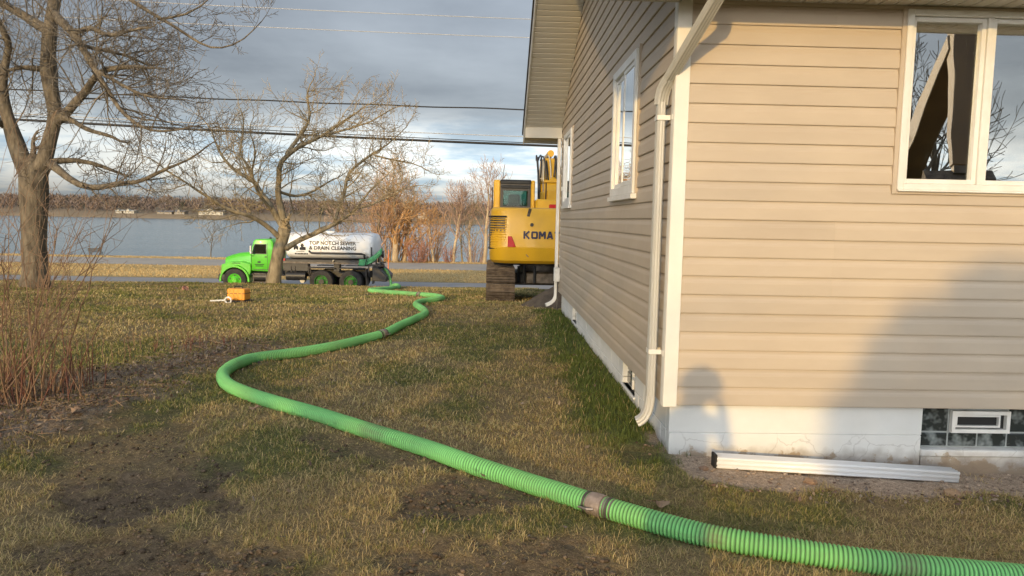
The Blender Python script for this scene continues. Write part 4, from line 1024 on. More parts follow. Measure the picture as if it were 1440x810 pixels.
# ------------------------------------------------------------------ excavator
def excavator(name, loc, rz, label, boom, paint=None):
    keep_y = M['yellow']
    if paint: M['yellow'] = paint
    ex = empty(name, loc, label, 'excavator', None, rz)
    def b(mb, n, m, parent=ex, **k): return mb.build(n, m, parent, (0, 0, 0), **k)
    # undercarriage: y runs forward, rear of the tracks at y=-1.7
    TL, TR_ = 1.42, .33
    for s_ in (-1, 1):
        xc = s_ * 1.0
        tr = b(MB().box(xc - .16, xc + .16, -TL, TL, .20, .56), 'track_frame', M['shoe'])
        for yy in (-TL, TL): MB().tube([(xc - .14, yy, .38), (xc + .14, yy, .38)], TR_ - .07, 18).build('sprocket', M['steel'], tr)
        for yy in np.linspace(-1.05, 1.05, 6): MB().tube([(xc - .13, yy, .17), (xc + .13, yy, .17)], .10, 10).build('roller', M['steel'], tr)
        # one shoe mesh, copied round the track
        sm = MB()
        sm.box(-.30, .30, -.083, .083, 0, .022).box(-.30, .30, -.075, -.060, .022, .075).box(-.30, .30, -.008, .008, .022, .06).box(-.30, .30, .056, .072, .022, .06)
        me = bpy.data.meshes.new('track_shoe'); me.from_pydata(sm.v, [], sm.f); me.materials.append(M['shoe'])
        per = 4 * TL + 2 * math.pi * TR_; ns = round(per / .171); stp = per / ns
        for i in range(ns):
            d = i * stp
            if d < 2 * TL: y_, z_, a = -TL + d, .38 + TR_, 0
            elif d < 2 * TL + math.pi * TR_:
                th = (d - 2 * TL) / TR_; y_, z_, a = TL + TR_ * math.sin(th), .38 + TR_ * math.cos(th), -th
            elif d < 4 * TL + math.pi * TR_: y_, z_, a = TL - (d - 2 * TL - math.pi * TR_), .38 - TR_, math.pi
            else:
                th = (d - 4 * TL - math.pi * TR_) / TR_; y_, z_, a = -TL - TR_ * math.sin(th), .38 - TR_ * math.cos(th), math.pi - th
            so = link('track_shoe', me, tr, (xc, y_, z_)); so.rotation_euler = (a, 0, 0)
    b(MB().box(-.84, .84, -.75, .75, .36, .62).box(-.45, .45, -1.0, 1.0, .40, .66), 'undercarriage', M['steel'], bevel=.03)
    for x_ in (-.60, -.48, -.25): b(MB().tube([(x_, -1.03, .44), (x_, -1.03, .80)], .03, 8), 'hydraulic_pipe', M['charcoal'])
    b(MB().tube([(0, 0, .62), (0, 0, .86)], .55, 24), 'slew_ring', M['steel'], autos=40)
    b(MB().box(-1.15, 1.15, -1.35, 1.2, .84, .96), 'deck', M['charcoal'], bevel=.02)
    # counterweight: rounded in plan, tucked in at the foot
    def crv(hw, yr, z_, rnd, n=8):
        pts = []
        for i in range(n + 1):
            a = R(180 + 90 * i / n); pts.append((-hw + rnd + rnd * math.cos(a), yr + rnd + rnd * math.sin(a), z_))
        for i in range(n + 1):
            a = R(270 + 90 * i / n); pts.append((hw - rnd + rnd * math.cos(a), yr + rnd + rnd * math.sin(a), z_))
        return pts + [(hw, -.55, z_), (-hw, -.55, z_)]
    cw = b(MB().loft([crv(1.18, -1.82, .90, .42), crv(1.235, -1.90, .96, .44), crv(1.245, -1.93, 1.10, .44), crv(1.245, -1.955, 1.22, .44), crv(1.245, -1.93, 1.24, .44), crv(1.24, -1.90, 1.70, .42), crv(1.225, -1.87, 1.98, .40), crv(1.20, -1.84, 2.03, .40), crv(1.15, -1.79, 2.05, .38)]), 'counterweight', M['yellow'], autos=28)
    MB().tube([(-.38, -1.86, 1.70), (-.38, -1.915, 1.70)], .055, 16).build('lift_hole_ring', M['yellow'], cw, autos=40)
    MB().tube([(-.38, -1.90, 1.70), (-.38, -1.918, 1.70)], .038, 16).build('lift_hole', M['black'], cw)
    MB().beam((-.72, -1.912, 1.36), (-.44, -1.925, 1.04), .012, .02).build('seam', M['steel'], cw)
    MB().beam((-.42, -1.875, 2.03), (-.46, -1.885, 1.87), .012, .06).build('handle_recess', M['steel'], cw)
    for s_ in (-1, 1):
        p = [(s_ * .70, 1.24), (s_ * .87, 1.24), (s_ * .87, 1.46), (s_ * .79, 1.46)]
        MB().prism(p, 'y', -1.912, -1.95).build('tail_lamp', M['red'], cw, bevel=.008)
    # louvred side covers wrap round the corner
    for s_ in (-1, 1):
        gl = MB().prism([(s_ * 1.05, 1.20), (s_ * 1.255, 1.20), (s_ * 1.255, 1.84), (s_ * 1.05, 1.84)], 'y', -1.50, -1.62).build('grille', M['black'], cw)
        for z_ in np.linspace(1.24, 1.80, 12):
            c_ = []
            for i in range(7):
                a = R(180 + 78 * i / 6) if s_ < 0 else R(360 - 78 * i / 6)
                c_.append((s_ * (1.24 - .43) + .445 * math.cos(a), -1.90 + .43 + .447 * math.sin(a), z_))
            MB().tube([(s_ * 1.258, -1.1, z_)] + c_, .011, 4).build('louvre', M['yellow'], gl)
        MB().tube([(s_ * (1.24 - .43) + .448 * math.cos(R(180 + 78 * i / 6) if s_ < 0 else R(360 - 78 * i / 6)), -1.90 + .43 + .45 * math.sin(R(180 + 78 * i / 6) if s_ < 0 else R(360 - 78 * i / 6)), 1.86) for i in range(7)], .016, 4).build('grille_trim', M['charcoal'], gl)
        MB().tube([(s_ * (1.24 - .43) + .452 * math.cos(R(180 + 78 * i / 6) if s_ < 0 else R(360 - 78 * i / 6)), -1.90 + .43 + .454 * math.sin(R(180 + 78 * i / 6) if s_ < 0 else R(360 - 78 * i / 6)), 1.20) for i in range(7)], .016, 4).build('grille_trim', M['charcoal'], gl)
        # dark cooling mesh behind the louvres, following the corner
        mesh_ = MB(); pr = None
        for i in range(7):
            a = R(180 + 74 * i / 6) if s_ < 0 else R(360 - 74 * i / 6)
            q = (s_ * (1.24 - .43) + .438 * math.cos(a), -1.90 + .43 + .44 * math.sin(a))
            if pr: mesh_.add([(pr[0], pr[1], 1.22), (q[0], q[1], 1.22), (q[0], q[1], 1.83), (pr[0], pr[1], 1.83)], [(0, 1, 2, 3)])
            pr = q
        mesh_.build('cooling_mesh', M['steel'], gl)
    # lettering
    GL = {'K': [((.13, 0), (.13, 1)), ((.2, .45), (.86, 1)), ((.3, .55), (.88, 0))], 'O': [((.13, .1), (.13, .9)), ((.87, .1), (.87, .9)), ((.1, .88), (.9, .88)), ((.1, .12), (.9, .12))],
          'M': [((.11, 0), (.11, 1)), ((.89, 0), (.89, 1)), ((.16, .98), (.5, .35)), ((.84, .98), (.5, .35))], 'A': [((.12, 0), (.47, 1)), ((.88, 0), (.53, 1)), ((.25, .3), (.75, .3))],
          'T': [((.5, 0), (.5, 1)), ((.02, .88), (.98, .88))], 'S': [((.1, .88), (.9, .88)), ((.13, .5), (.13, .9)), ((.1, .5), (.9, .5)), ((.87, .1), (.87, .52)), ((.1, .12), (.9, .12))], 'U': [((.13, .1), (.13, 1)), ((.87, .1), (.87, 1)), ((.1, .12), (.9, .12))]}
    lm_ = MB(); k_ = 0
    for li, chh in enumerate('KOMATSU'):
        for (p0, p1) in GL[chh]:
            x0_ = -.55 + li * .158; k_ += 1; yv = -1.932 - .0006 * (k_ % 6)
            lm_.beam((x0_ + p0[0] * .135, yv, 1.415 + p0[1] * .155), (x0_ + p1[0] * .135, yv, 1.415 + p1[1] * .155), .036, .008, (0, 1, 0))
    lm_.build('lettering', M['navy'], cw)
    b(MB().box(-.25, 1.18, -1.5, .2, .97, 1.98), 'engine_bay', M['yellow'], bevel=.05, seg=2)
    b(MB().box(-.26, .22, -1.1, .2, 1.5, 2.25), 'tool_compartment', M['yellow'], bevel=.03)
    # cab
    cb = b(MB().box(-1.16, -.30, -.75, .95, .97, 1.35), 'cab', M['yellow'], bevel=.03)
    for q in ((-1.17, -1.03, -.79, -.60, 1.3, 2.66), (-.36, -.27, -.79, -.62, 1.3, 2.66), (-1.17, -1.05, .80, .92, 1.3, 2.62), (-.38, -.28, .80, .92, 1.3, 2.62)): MB().box(*q).build('pillar', M['yellow'], cb, bevel=.02)
    MB().box(-1.03, -.36, -.785, -.74, 2.02, 2.10).box(-1.03, -.96, -.785, -.74, 2.1, 2.62).box(-.43, -.36, -.785, -.74, 2.1, 2.62).box(-.96, -.43, -.785, -.74, 2.43, 2.62).build('rear_window_frame', M['black'], cb)
    MB().box(-1.04, -.34, -.80, .93, 2.56, 2.67).box(-1.02, -.36, -.80, -.74, 2.46, 2.56).build('cab_roof', M['charcoal'], cb, bevel=.03)
    MB().box(-.965, -.425, -.77, -.76, 2.09, 2.44).build('rear_glass', M['cabglass'], cb)
    MB().box(-1.12, -1.11, -.6, .8, 1.6, 2.55).build('side_glass', M['cabglass'], cb)
    MB().box(-1.05, -.34, .90, .91, 1.4, 2.55).build('front_glass', M['cabglass'], cb)
    MB().box(-.305, -.295, -.6, .8, 1.6, 2.55).build('side_glass', M['cabglass'], cb)
    st = MB().box(-.92, -.52, -.45, .05, 1.35, 1.62).box(-.90, -.54, -.50, -.38, 1.6, 2.16).build('operator_seat', M['black'], cb, bevel=.05, seg=2)
    MB().box(-.84, -.58, -.50, -.40, 2.14, 2.36).build('headrest', M['black'], st, bevel=.06, seg=3)
    MB().tube([(-1.20, -.70, 1.1), (-1.20, -.70, 2.5)], .012, 6).build('grab_rail', M['black'], cb)
    MB().tube([(-.98, -.7, 2.66), (-.94, -.72, 3.0)], [.008, .004], 5).build('aerial', M['black'], cb)
    b(MB().tube([(-.18, -.95, 2.2), (-.18, -.95, 2.6), (-.04, -.95, 2.6), (-.04, -.95, 2.2)], .016, 6), 'hand_rail', M['charcoal'])
    b(MB().box(.02, .22, -1.2, -1.0, 2.05, 2.14), 'work_lamp', M['red'], bevel=.015)
    # boom in the y-z plane: foot, knee, tip, arm end
    ft, kn, tp, ae, bk = boom
    bx = .24
    def box_beam(pts, hts, wds, n, parent=ex):
        m = M['yellow']
        rings = []
        for i, (y_, z_) in enumerate(pts):
            a = Vector(pts[max(i - 1, 0)]); c = Vector(pts[min(i + 1, len(pts) - 1)]); t = (c - a).normalized(); nn = Vector((-t.y, t.x))
            h, w_ = hts[i] / 2, wds[i] / 2
            rings.append([(bx - w_, y_ + nn.x * h, z_ + nn.y * h), (bx + w_, y_ + nn.x * h, z_ + nn.y * h), (bx + w_, y_ - nn.x * h, z_ - nn.y * h), (bx - w_, y_ - nn.x * h, z_ - nn.y * h)])
        return MB().loft(rings).build(n, m, parent, bevel=.015)
    V2 = lambda p: Vector((p[0], p[1]))
    mid = lambda p, q, t: tuple(V2(p).lerp(V2(q), t))
    bo = box_beam([ft, mid(ft, kn, .5), kn, mid(kn, tp, .5), tp], [.30, .46, .58, .42, .26], [.42, .42, .42, .38, .34], 'boom')
    ar = box_beam([mid(tp, ae, -.25), tp, mid(tp, ae, .3), ae], [.22, .42, .34, .20], [.26, .30, .28, .24], 'arm')
    for sx in (-.3, .3):
        p0 = (bx + sx, ft[0] + .45, ft[1] - .35); m_ = mid(ft, kn, .8); p1 = (bx + sx, m_[0], m_[1])
        cl = MB().tube([p0, tuple(Vector(p0).lerp(Vector(p1), .6))], .085, 12).build('boom_cylinder', M['yellow'], bo, autos=40)
        MB().tube([tuple(Vector(p0).lerp(Vector(p1), .6)), p1], .045, 10).build('piston_rod', M['chrome'], cl, smooth=True)
    m1, m2 = mid(kn, tp, .1), mid(tp, ae, -.25)
    nv = (V2(tp) - V2(kn)).normalized(); nn = Vector((-nv.y, nv.x)); 
    if nn.y < 0: nn = -nn
    q0 = (bx, m1[0] + nn.x * .42, m1[1] + nn.y * .42); q1 = (bx, m2[0], m2[1])
    cl = MB().tube([q0, tuple(Vector(q0).lerp(Vector(q1), .6))], .085, 12).build('arm_cylinder', M['yellow'], bo, autos=40)
    MB().tube([tuple(Vector(q0).lerp(Vector(q1), .6)), q1], .05, 10).build('piston_rod', M['chrome'], cl, smooth=True)
    for xa in (-.345, .215): b(MB().box(bx + xa, bx + xa + .13, ft[0] - .3, ft[0] + .6, 1.9, 2.45), 'boom_bracket', M['yellow'], bevel=.02)
    b(MB().box(bx - .19, bx + .19, ft[0] - .28, ft[0] - .05, 2.0, 2.5), 'valve_block', M['yellow'], bevel=.02)
    # bundles of hydraulic hose and brackets round the knee
    kv = Vector((0, kn[0], kn[1]))
    for i in range(12):
        xo = bx - .36 + i * .065
        yo = -.25 - .25 * random.random(); p = kv + Vector((xo, yo - .2, -.35 + .25 * random.random()))
        q = kv + Vector((xo + random.uniform(-.1, .1), -.1, .38 + random.uniform(-.08, .12))); r_ = kv + Vector((xo + random.uniform(-.08, .08), .45, .25))
        MB().tube(arc(p, q * 1 + Vector((0, -.15, .1)), r_, 8), .019, 6).build('hydraulic_hose', [M['steel'], M['black'], M['brass']][i % 3], bo, smooth=True)
    for i in range(2):
        p = Vector((bx - .34 + .05 * i, ft[0] + .2, ft[1] + .5)); q = kv + Vector((bx - .36, -.5, .25 - .1 * i)); 
        MB().tube(arc(p, p.lerp(q, .5) + Vector((-.05, -.35, .2)), q, 8), .017, 6).build('hydraulic_hose', M['black'], bo, smooth=True)
    for zz in (.25, .5, .75):
        m_ = mid(ft, kn, zz); MB().box(bx - .25, bx + .25, m_[0] - .36, m_[0] - .20, m_[1] - .02, m_[1] + .03).build('hose_clamp', M['yellow'], bo)
    # bucket
    by, bz, ba = bk
    c_, s__ = math.cos(ba), math.sin(ba)
    prof = [(0, 0), (.28, .05), (.5, -.12), (.62, -.42), (.52, -.72), (.25, -.86), (-.08, -.84), (.2, -.74), (.42, -.62), (.5, -.4), (.4, -.18), (.24, -.05), (.0, -.08)]
    P2 = [(by + u * c_ - v * s__, bz + u * s__ + v * c_) for u, v in prof]
    bu = MB().prism(P2, 'x', bx - .42, bx + .42).build('bucket', M['shoe'], ex)
    side = [(0, 0), (.28, .05), (.5, -.12), (.62, -.42), (.52, -.72), (.25, -.86), (-.08, -.84), (-.03, -.4)]
    S2 = [(by + u * c_ - v * s__, bz + u * s__ + v * c_) for u, v in side]
    for xa in (-.44, .42): MB().prism(S2, 'x', bx + xa, bx + xa + .02).build('side_plate', M['shoe'], bu)
    for i in range(5):
        xa = bx - .38 + i * .19
        t_ = [(-.06, -.86), (-.06, -.80), (-.24, -.82)]
        MB().prism([(by + u * c_ - v * s__, bz + u * s__ + v * c_) for u, v in t_], 'x', xa - .04, xa + .04).build('tooth', M['steel'], bu)
    MB().beam((bx, ae[0], ae[1]), (bx, by + .1 * c_, bz + .1 * s__), .2, .16).build('bucket_link', M['steel'], bu)
    M['yellow'] = keep_y
    return ex
EXC = (1.2, 17.08, -.205)
EXC = (1.2, 17.08, float(np.interp(16.6, _ty, _tz)) - .06)
excavator('excavator', EXC, 0.0, 'yellow excavator seen from behind beyond the house corner', ((.35, 1.75), (1.35, 3.05), (3.7, 3.0), (4.3, 1.2), (4.2, 1.15, R(-20))))
# the second machine stands behind the photographer and shows in the front window
M['shade_painted'] = pm('shade_brown_paint', (.20, .135, .075), (.15, .105, .065), 2, .6)  # brown stands for the boom's shaded side, shade put into the paint
excavator('excavator', (8.5, -6.6, gzf(8.5, -6.6) - .02), R(19), 'excavator with shade painted into its colour, raised boom reflected in the front window', ((.35, 1.75), (3.0, 2.95), (5.83, 4.36), (6.18, 2.5), (6.13, 2.45, R(-40))), M['shade_painted'])
# dug soil beside the machine
def mound(name, cx, cy, rx, ry, h, mat, label, cat, n=34):
    V_, F_ = [], []
    for i in range(n):
        for j in range(n):
            u = -1 + 2 * i / (n - 1); v = -1 + 2 * j / (n - 1); r_ = math.hypot(u, v)
            x_, y_ = cx + u * rx, cy + v * ry
            hh = h * max(0, 1 - r_) ** 1.0 * (.8 + .5 * float(fbm(x_, y_, 2.4, 4, 40))) + .05 * (float(fbm(x_, y_, 8, 3, 41)) - .5) * (r_ < 1)
            V_.append((x_, y_, gzf(x_, y_) - .04 + hh))
    for i in range(n - 1):
        for j in range(n - 1): F_.append((i * n + j, (i + 1) * n + j, (i + 1) * n + j + 1, i * n + j + 1))
    o = MB().add(V_, F_).build(name, mat, None, (cx, cy, gzf(cx, cy)), smooth=True)
    return tag(o, label, cat)
M['soil'] = pm('dug_soil', (.075, .055, .038), (.14, .105, .07), 5, .95, .02, 30)
mound('soil_pile', 1.55, 14.25, 1.05, .75, .62, M['soil'], 'heap of dark dug soil between the house and the excavator', 'soil pile')

# ------------------------------------------------------------------ bare trees
def rvec(rn): 
    while True:
        v = Vector((rn.uniform(-1, 1), rn.uniform(-1, 1), rn.uniform(-1, 1)))
        if .05 < v.length < 1: return v.normalized()
def grow(mb, rn, p, d, L, r, lev, par):
    n = par['n'][min(lev, 3)]; pts = [p.copy()]; rad = [r]; d = d.normalized(); cur = p.copy()
    for i in range(n):
        d = (d + rvec(rn) * par['wander'] + Vector((0, 0, par['up'] if lev < 3 else par['up'] * .6))).normalized()
        cur = cur + d * (L / n); pts.append(cur.copy()); rad.append(max(par['rmin'], r * (1 - .8 * (i + 1) / n)))
    mb.tube(pts, rad, 5 if r > .03 else (4 if r > .014 else 3), cap=False)
    if lev >= par['levels']: return
    k = par['kids'][min(lev, 3)]
    for j in range(k):
        t = (j + rn.random()) / k * .85 + .15; i = min(int(t * n), n - 1)
        a = pts[i].lerp(pts[i + 1], t * n - i); td = (pts[i + 1] - pts[i]).normalized()
        pr = rvec(rn); pr = (pr - td * pr.dot(td)).normalized()
        nd_ = td * rn.uniform(.45, .8) + pr * rn.uniform(.6, 1.0)
        grow(mb, rn, a, nd_, L * rn.uniform(*par['ratio']) * (1.15 - .5 * t), rad[i] * .62, lev + 1, par)
    # carry the tip on as a fork
    grow(mb, rn, pts[-1], d + rvec(rn) * .4, L * .45, max(par['rmin'], rad[-1]), lev + 1, par)
def resample(P, Rr, step):
    pts, rad = [P[0]], [Rr[0]]
    for (a, ra), (b, rb) in zip(zip(P, Rr), zip(P[1:], Rr[1:])):
        n = max(1, int((b - a).length / step))
        for i in range(1, n + 1): pts.append(a.lerp(b, i / n)); rad.append(ra + (rb - ra) * i / n)
    return pts, rad
def smooth_line(P, Rr):
    for _ in range(2):
        P = [P[0]] + [(P[i - 1] + P[i] * 2 + P[i + 1]) / 4 for i in range(1, len(P) - 1)] + [P[-1]]
    return P, Rr
def limb_tree(name, label, cat, Y, limbs, barks, twigm, par, seed, base_i=0):
    """limbs: list of (kind, [(px,py,radius_px,depth offset)...], sub-branch count, sub-branch length)"""
    rn = random.Random(seed)
    b0 = at(limbs[0][1][0][0], limbs[0][1][0][1], Y)
    root = (b0.x, b0.y, gzf(b0.x, b0.y) - .02)
    th = empty(name, root, label, cat)
    tw = MB()
    for kind, pts, kids, LL in limbs:
        P = []; Rr = []
        for q in pts:
            y_ = Y + (q[3] if len(q) > 3 else 0); v = at(q[0], q[1], y_); P.append(v); Rr.append(q[2] * y_ / FPX * (par.get('slim', 1) if kind != 'trunk' else 1))
        P, Rr = resample(P, Rr, .22); P = [p + rvec(rn) * par.get('jit', 0) * (2.0 if 0 < i_ < len(P) - 1 and kind != 'trunk' else .4) for i_, p in enumerate(P)]; P, Rr = smooth_line(P, Rr)
        if kind == 'trunk':
            P = [Vector((P[0].x, P[0].y, P[0].z - .35))] + P; Rr = [Rr[0] * 1.25] + Rr
            Rr[1] *= 1.12
        n = len(P)
        Rj = [r_ * (1 + .10 * (rn.random() - .5)) for r_ in Rr]
        MB().tube(P, Rj, 14 if kind == 'trunk' else 9).build(kind, barks, th, root, smooth=True)
        for j in range(kids):
            t = (.22 if kind != 'trunk' else .72) + (.78 if kind != 'trunk' else .28) * (j + rn.random()) / kids
            i = min(int(t * (n - 1)), n - 2); td = (P[i + 1] - P[i]).normalized()
            pr = rvec(rn); pr = (pr - td * pr.dot(td)).normalized()
            d = td * rn.uniform(.3, .8) + pr + par.get('bias', Vector((0, 0, .15)))
            grow(tw, rn, P[i], d, LL * par.get('long', 1) * rn.uniform(.55, 1.15) * (1.1 - .35 * t), max(par['rmin'], min(Rr[i] * .5, par['r1'])), 1, par)
        grow(tw, rn, P[-1], P[-1] - P[-2], LL * .8, Rr[-1], 1, par)
    tw.build('twigs', twigm, th, root)
    return th
rootp = at(48, 402, 17.5)
T1 = [
 ('trunk', [(50, 400, 18), (49, 370, 15.5), (48, 330, 15.3), (48, 290, 16.5), (47, 262, 18), (47, 244, 17), (46, 226, 10), (46, 216, 4)], 2, .7),
 ('limb', [(52, 250, 15), (62, 225, 13), (71, 197, 11), (78, 160, 10.2), (75, 125, 11.5), (68, 100, 13), (71, 74, 10.5), (71, 49, 11), (76, 25, 9.5), (76, 0, 9), (82, -50, 8), (92, -110, 6), (105, -190, 3)], 10, 1.4),
 ('limb', [(42, 250, 15), (28, 222, 14), (18, 197, 12.5), (8, 165, 10), (5, 138, 9), (6, 111, 8), (11, 82, 5.5), (10, 55, 5, -.3), (-4, 25, 4, -.6), (-30, -30, 3, -1)], 12, 1.3),
 ('limb', [(72, 230, 8), (87, 237, 6.5, -.2), (98, 252, 5.5, -.4), (114, 260, 5, -.6), (141, 264, 4.8, -.8), (163, 261, 4.3, -1), (190, 254, 3.6, -1.2), (217, 245, 3, -1.3), (233, 238, 2.4, -1.4), (262, 226, 1.8, -1.6), (292, 206, 1.2, -1.8)], 14, .75),
 ('limb', [(70, 228, 6), (103, 224, 4, .3), (130, 227, 3.4, .5), (147, 237, 2.8, .6), (168, 243, 2, .7)], 6, .55),
 ('limb', [(80, 172, 8), (95, 156, 7, -.2), (110, 138, 6.5, -.4), (128, 118, 5.5, -.6), (134, 103, 5.5, -.8), (150, 95, 5, -1.0), (178, 94, 4, -1.2)], 12, 1.3),
 ('limb', [(76, 18, 8), (88, 32, 7, -.4), (104, 50, 6.5, -.8), (117, 70, 6, -1.1), (133, 100, 5, -1.4), (150, 128, 4, -1.7), (166, 152, 3.2, -1.9), (185, 172, 2.6, -2.1), (212, 183, 2.2, -2.2), (246, 184, 1.6, -2.3)], 17, 1.15),
 ('limb', [(84, 168, 5.5), (94, 164, 4.5, -.3), (116, 175, 3.8, -.5), (133, 185, 3.2, -.7), (158, 191, 2.6, -.8), (168, 197, 2, -.9)], 1, .4),
 ('limb', [(66, 98, 6), (48, 96, 4.5, -.2), (27, 86, 3.6, -.3), (13, 93, 2.5, -.4), (-8, 110, 1.8, -.5)], 7, .7),
 ('limb', [(72, 45, 9), (50, 32, 7.5, .2), (25, 17, 6.5, .4), (0, 4, 5.5, .5), (-30, -14, 4, .6)], 9, 1.1),
 ('limb', [(80, -40, 6), (120, -34, 4.5, -.5), (155, -16, 3.8, -.9), (195, 7, 3.2, -1.2), (222, 27, 2.8, -1.3), (249, 37, 2.4, -1.5), (276, 62, 2.0, -1.7), (294, 67, 1.6, -1.8), (326, 67, 1.3, -1.9), (348, 54, 1.0, -2), (368, 30, .8, -2)], 9, .6),
 ('limb', [(222, 27, 2.0, -1.3), (262, 25, 1.7, -1.1), (285, 8, 1.4, -1), (300, -8, 1, -.9)], 5, .5),
 ('limb', [(100, 45, 5, -.8), (125, 40, 4, -1.4), (150, 50, 3.2, -2), (175, 48, 2.6, -2.4), (200, 40, 2, -2.8)], 12, .9),
 ('limb', [(133, 100, 3.6, -1.4), (158, 112, 3, -1.8), (185, 130, 2.4, -2.1), (215, 140, 1.8, -2.4), (240, 138, 1.3, -2.6)], 14, .9),
 ('limb', [(110, 62, 4, -1), (140, 70, 3, -.8), (175, 78, 2.4, -.4), (205, 90, 1.8, 0)], 12, .9),
 ('limb', [(12, 180, 6), (-12, 170, 5, -.3), (-40, 150, 4, -.5)], 6, 1.0),
]
PAR1 = dict(slim=.84, long=1.6, jit=.035, n=[5, 5, 4, 3], wander=.22, up=.045, rmin=.0046, r1=.020, levels=3, kids=[5, 5, 4, 2], ratio=(.42, .72), bias=Vector((.12, 0, .05)))
limb_tree('bare_tree', 'large bare tree with a thick forked trunk behind the leafless shrub', 'tree', 17.5, T1, M['bark1'], M['twig1'], PAR1, 21)
T2 = [
 ('trunk', [(384, 399, 9.5), (389, 366, 8.6), (396, 342, 8.4), (401, 322, 8.6)], 0, .5),
 ('limb', [(401, 326, 8), (393, 293, 6.4), (391.6, 258, 5.4), (393.5, 234, 5), (404, 216, 4.6, -.3), (437, 202, 3.6, -.8), (457, 190, 3, -1), (485, 172, 2.2, -1.2), (505, 155, 1.4, -1.3)], 16, 1.15),
 ('limb', [(404, 217, 4), (415, 202, 3.6, .3), (433, 176, 3, .5), (437, 159, 2.4, .6), (425, 139, 1.8, .7), (437, 118, 1.2, .8)], 14, .95),
 ('limb', [(400, 324, 7), (385, 297, 5.6, .2), (370, 273, 5, .5), (354, 254, 4.2, .8), (334, 240, 3.4, 1.0), (314, 226, 2.8, 1.2), (310, 208, 2.2, 1.3), (298, 184, 1.4, 1.4)], 18, 1.15),
 ('limb', [(395, 338, 5.5), (378, 313, 4.6, -.3), (350, 305, 4, -.7), (318, 291, 3.4, -1), (291, 277, 2.8, -1.2), (271, 262, 2.2, -1.4), (243, 242, 1.6, -1.5), (215, 226, 1.1, -1.6)], 20, .95),
 ('limb', [(403, 348, 6.5), (420, 338, 5.2, -.3), (437, 331, 4.6, -.5), (461, 321, 4, -.6), (478, 311, 3.4, -.7), (500, 293, 2.6, -.7), (516, 268, 1.8, -.7), (540, 250, 1.2, -.7)], 18, .95),
 ('limb', [(470, 316, 3.6, -.6), (478, 292, 3.4, -.2), (483, 268, 3.2, .1), (486, 242, 3, .3), (500, 230, 2.6, .4), (527, 218, 2.2, .5), (544, 205, 1.6, .6), (562, 188, 1.1, .7)], 20, 1.05),
 ('limb', [(393, 270, 3.2), (413, 273, 2.6, .6), (445, 268, 2, 1.1), (468, 252, 1.3, 1.4)], 9, .9),
 ('limb', [(385, 298, 3.4, .3), (362, 268, 2.6, -.4), (352, 240, 2.2, -.9), (360, 214, 1.7, -1.2), (352, 190, 1.2, -1.4)], 13, 1.0),
 ('limb', [(354, 254, 2.8, .8), (336, 214, 2, 1.4), (345, 178, 1.5, 1.8), (338, 152, 1, 2)], 11, .9),
 ('limb', [(527, 218, 1.8, .5), (560, 224, 1.5, .2), (584, 232, 1.1, .0), (603, 240, .8, -.1)], 12, .6),
 ('limb', [(457, 190, 2.4, -1), (490, 180, 1.9, -1.4), (525, 172, 1.5, -1.8), (556, 150, 1, -2)], 13, .8),
 ('limb', [(500, 293, 2.2, -.7), (530, 285, 1.7, -1.1), (556, 270, 1.3, -1.4), (580, 262, .9, -1.6)], 12, .7),
]
PAR2 = dict(slim=.72, jit=.055, long=1.35, n=[5, 5, 4, 3], wander=.32, up=.05, rmin=.0052, r1=.024, levels=3, kids=[5, 5, 4, 2], ratio=(.42, .72))
limb_tree('bare_tree', 'pale bare spreading tree whose trunk stands before the tank truck', 'tree', 23.4, T2, M['bark2'], M['twig2'], PAR2, 5)

# generic bare trees and bushes built from rules, for the far shore of the road
def gen_tree(name, label, cat, x_, y_, H, tr, barkm, twigm, seed, fork=.35, spread=.5, nlimb=7, par=None, group=None, lean=(0, 0), z=None):
    rn = random.Random(seed); z0 = z if z is not None else float(np.interp(y_, _ty, _tz)) - .05
    th = empty(name, (x_, y_, z0), label, cat, group)
    pts = [Vector((0, 0, -.3))]; d = Vector((lean[0], lean[1], 1)); n = 10
    for i in range(n):
        d = (d + rvec(rn) * .10 + Vector((0, 0, .1))).normalized(); pts.append(pts[-1] + d * (H * .86 / n))
    rad = [tr * (1.15 - 1.05 * (i / n)) for i in range(n + 1)]
    MB().tube(pts, [max(.012, r_) for r_ in rad], 8).build('trunk', barkm, th, smooth=True)
    tw = MB(); P_ = dict(n=[4, 4, 3, 3], wander=.2, up=.10, rmin=.013, r1=.05, levels=3, kids=[4, 4, 4, 2], ratio=(.45, .7)); P_.update(par or {})
    for j in range(nlimb):
        t = fork + (1 - fork) * (j + rn.random()) / nlimb; i = min(int(t * n), n - 1); a = j * 2.4 + rn.random()
        d = Vector((math.cos(a) * spread, math.sin(a) * spread, 1 - spread * .6))
        grow(tw, rn, pts[i], d, H * .36 * (1.2 - .75 * (t - fork) / (1 - fork)), max(.015, rad[i] * .5), 1, P_)
    tw.build('twigs', twigm, th); return th
def gen_bush(name, label, cat, x_, y_, H, W, n, twigm, seed, group=None, rmin=.012, z=None, kids=3):
    rn = random.Random(seed); z0 = z if z is not None else float(np.interp(y_, _ty, _tz)) - .05
    th = empty(name, (x_, y_, z0), label, cat, group); st = MB(); tw = MB()
    P_ = dict(n=[4, 4, 3, 3], wander=.14, up=.10, rmin=rmin, r1=.03, levels=2, kids=[kids, kids, kids, 2], ratio=(.4, .62))
    for j in range(n):
        a = rn.uniform(0, 2 * math.pi); r_ = math.sqrt(rn.random()) * W * .25
        d = Vector((math.cos(a) * rn.uniform(.05, .55) * W / H, math.sin(a) * rn.uniform(.05, .55) * W / H, 1))
        grow(tw, rn, Vector((math.cos(a) * r_, math.sin(a) * r_, -.05)), d, H * rn.uniform(.6, .95), rmin * 2.2, 1, P_)
    tw.build('stems', twigm, th); return th
SH = 60.0
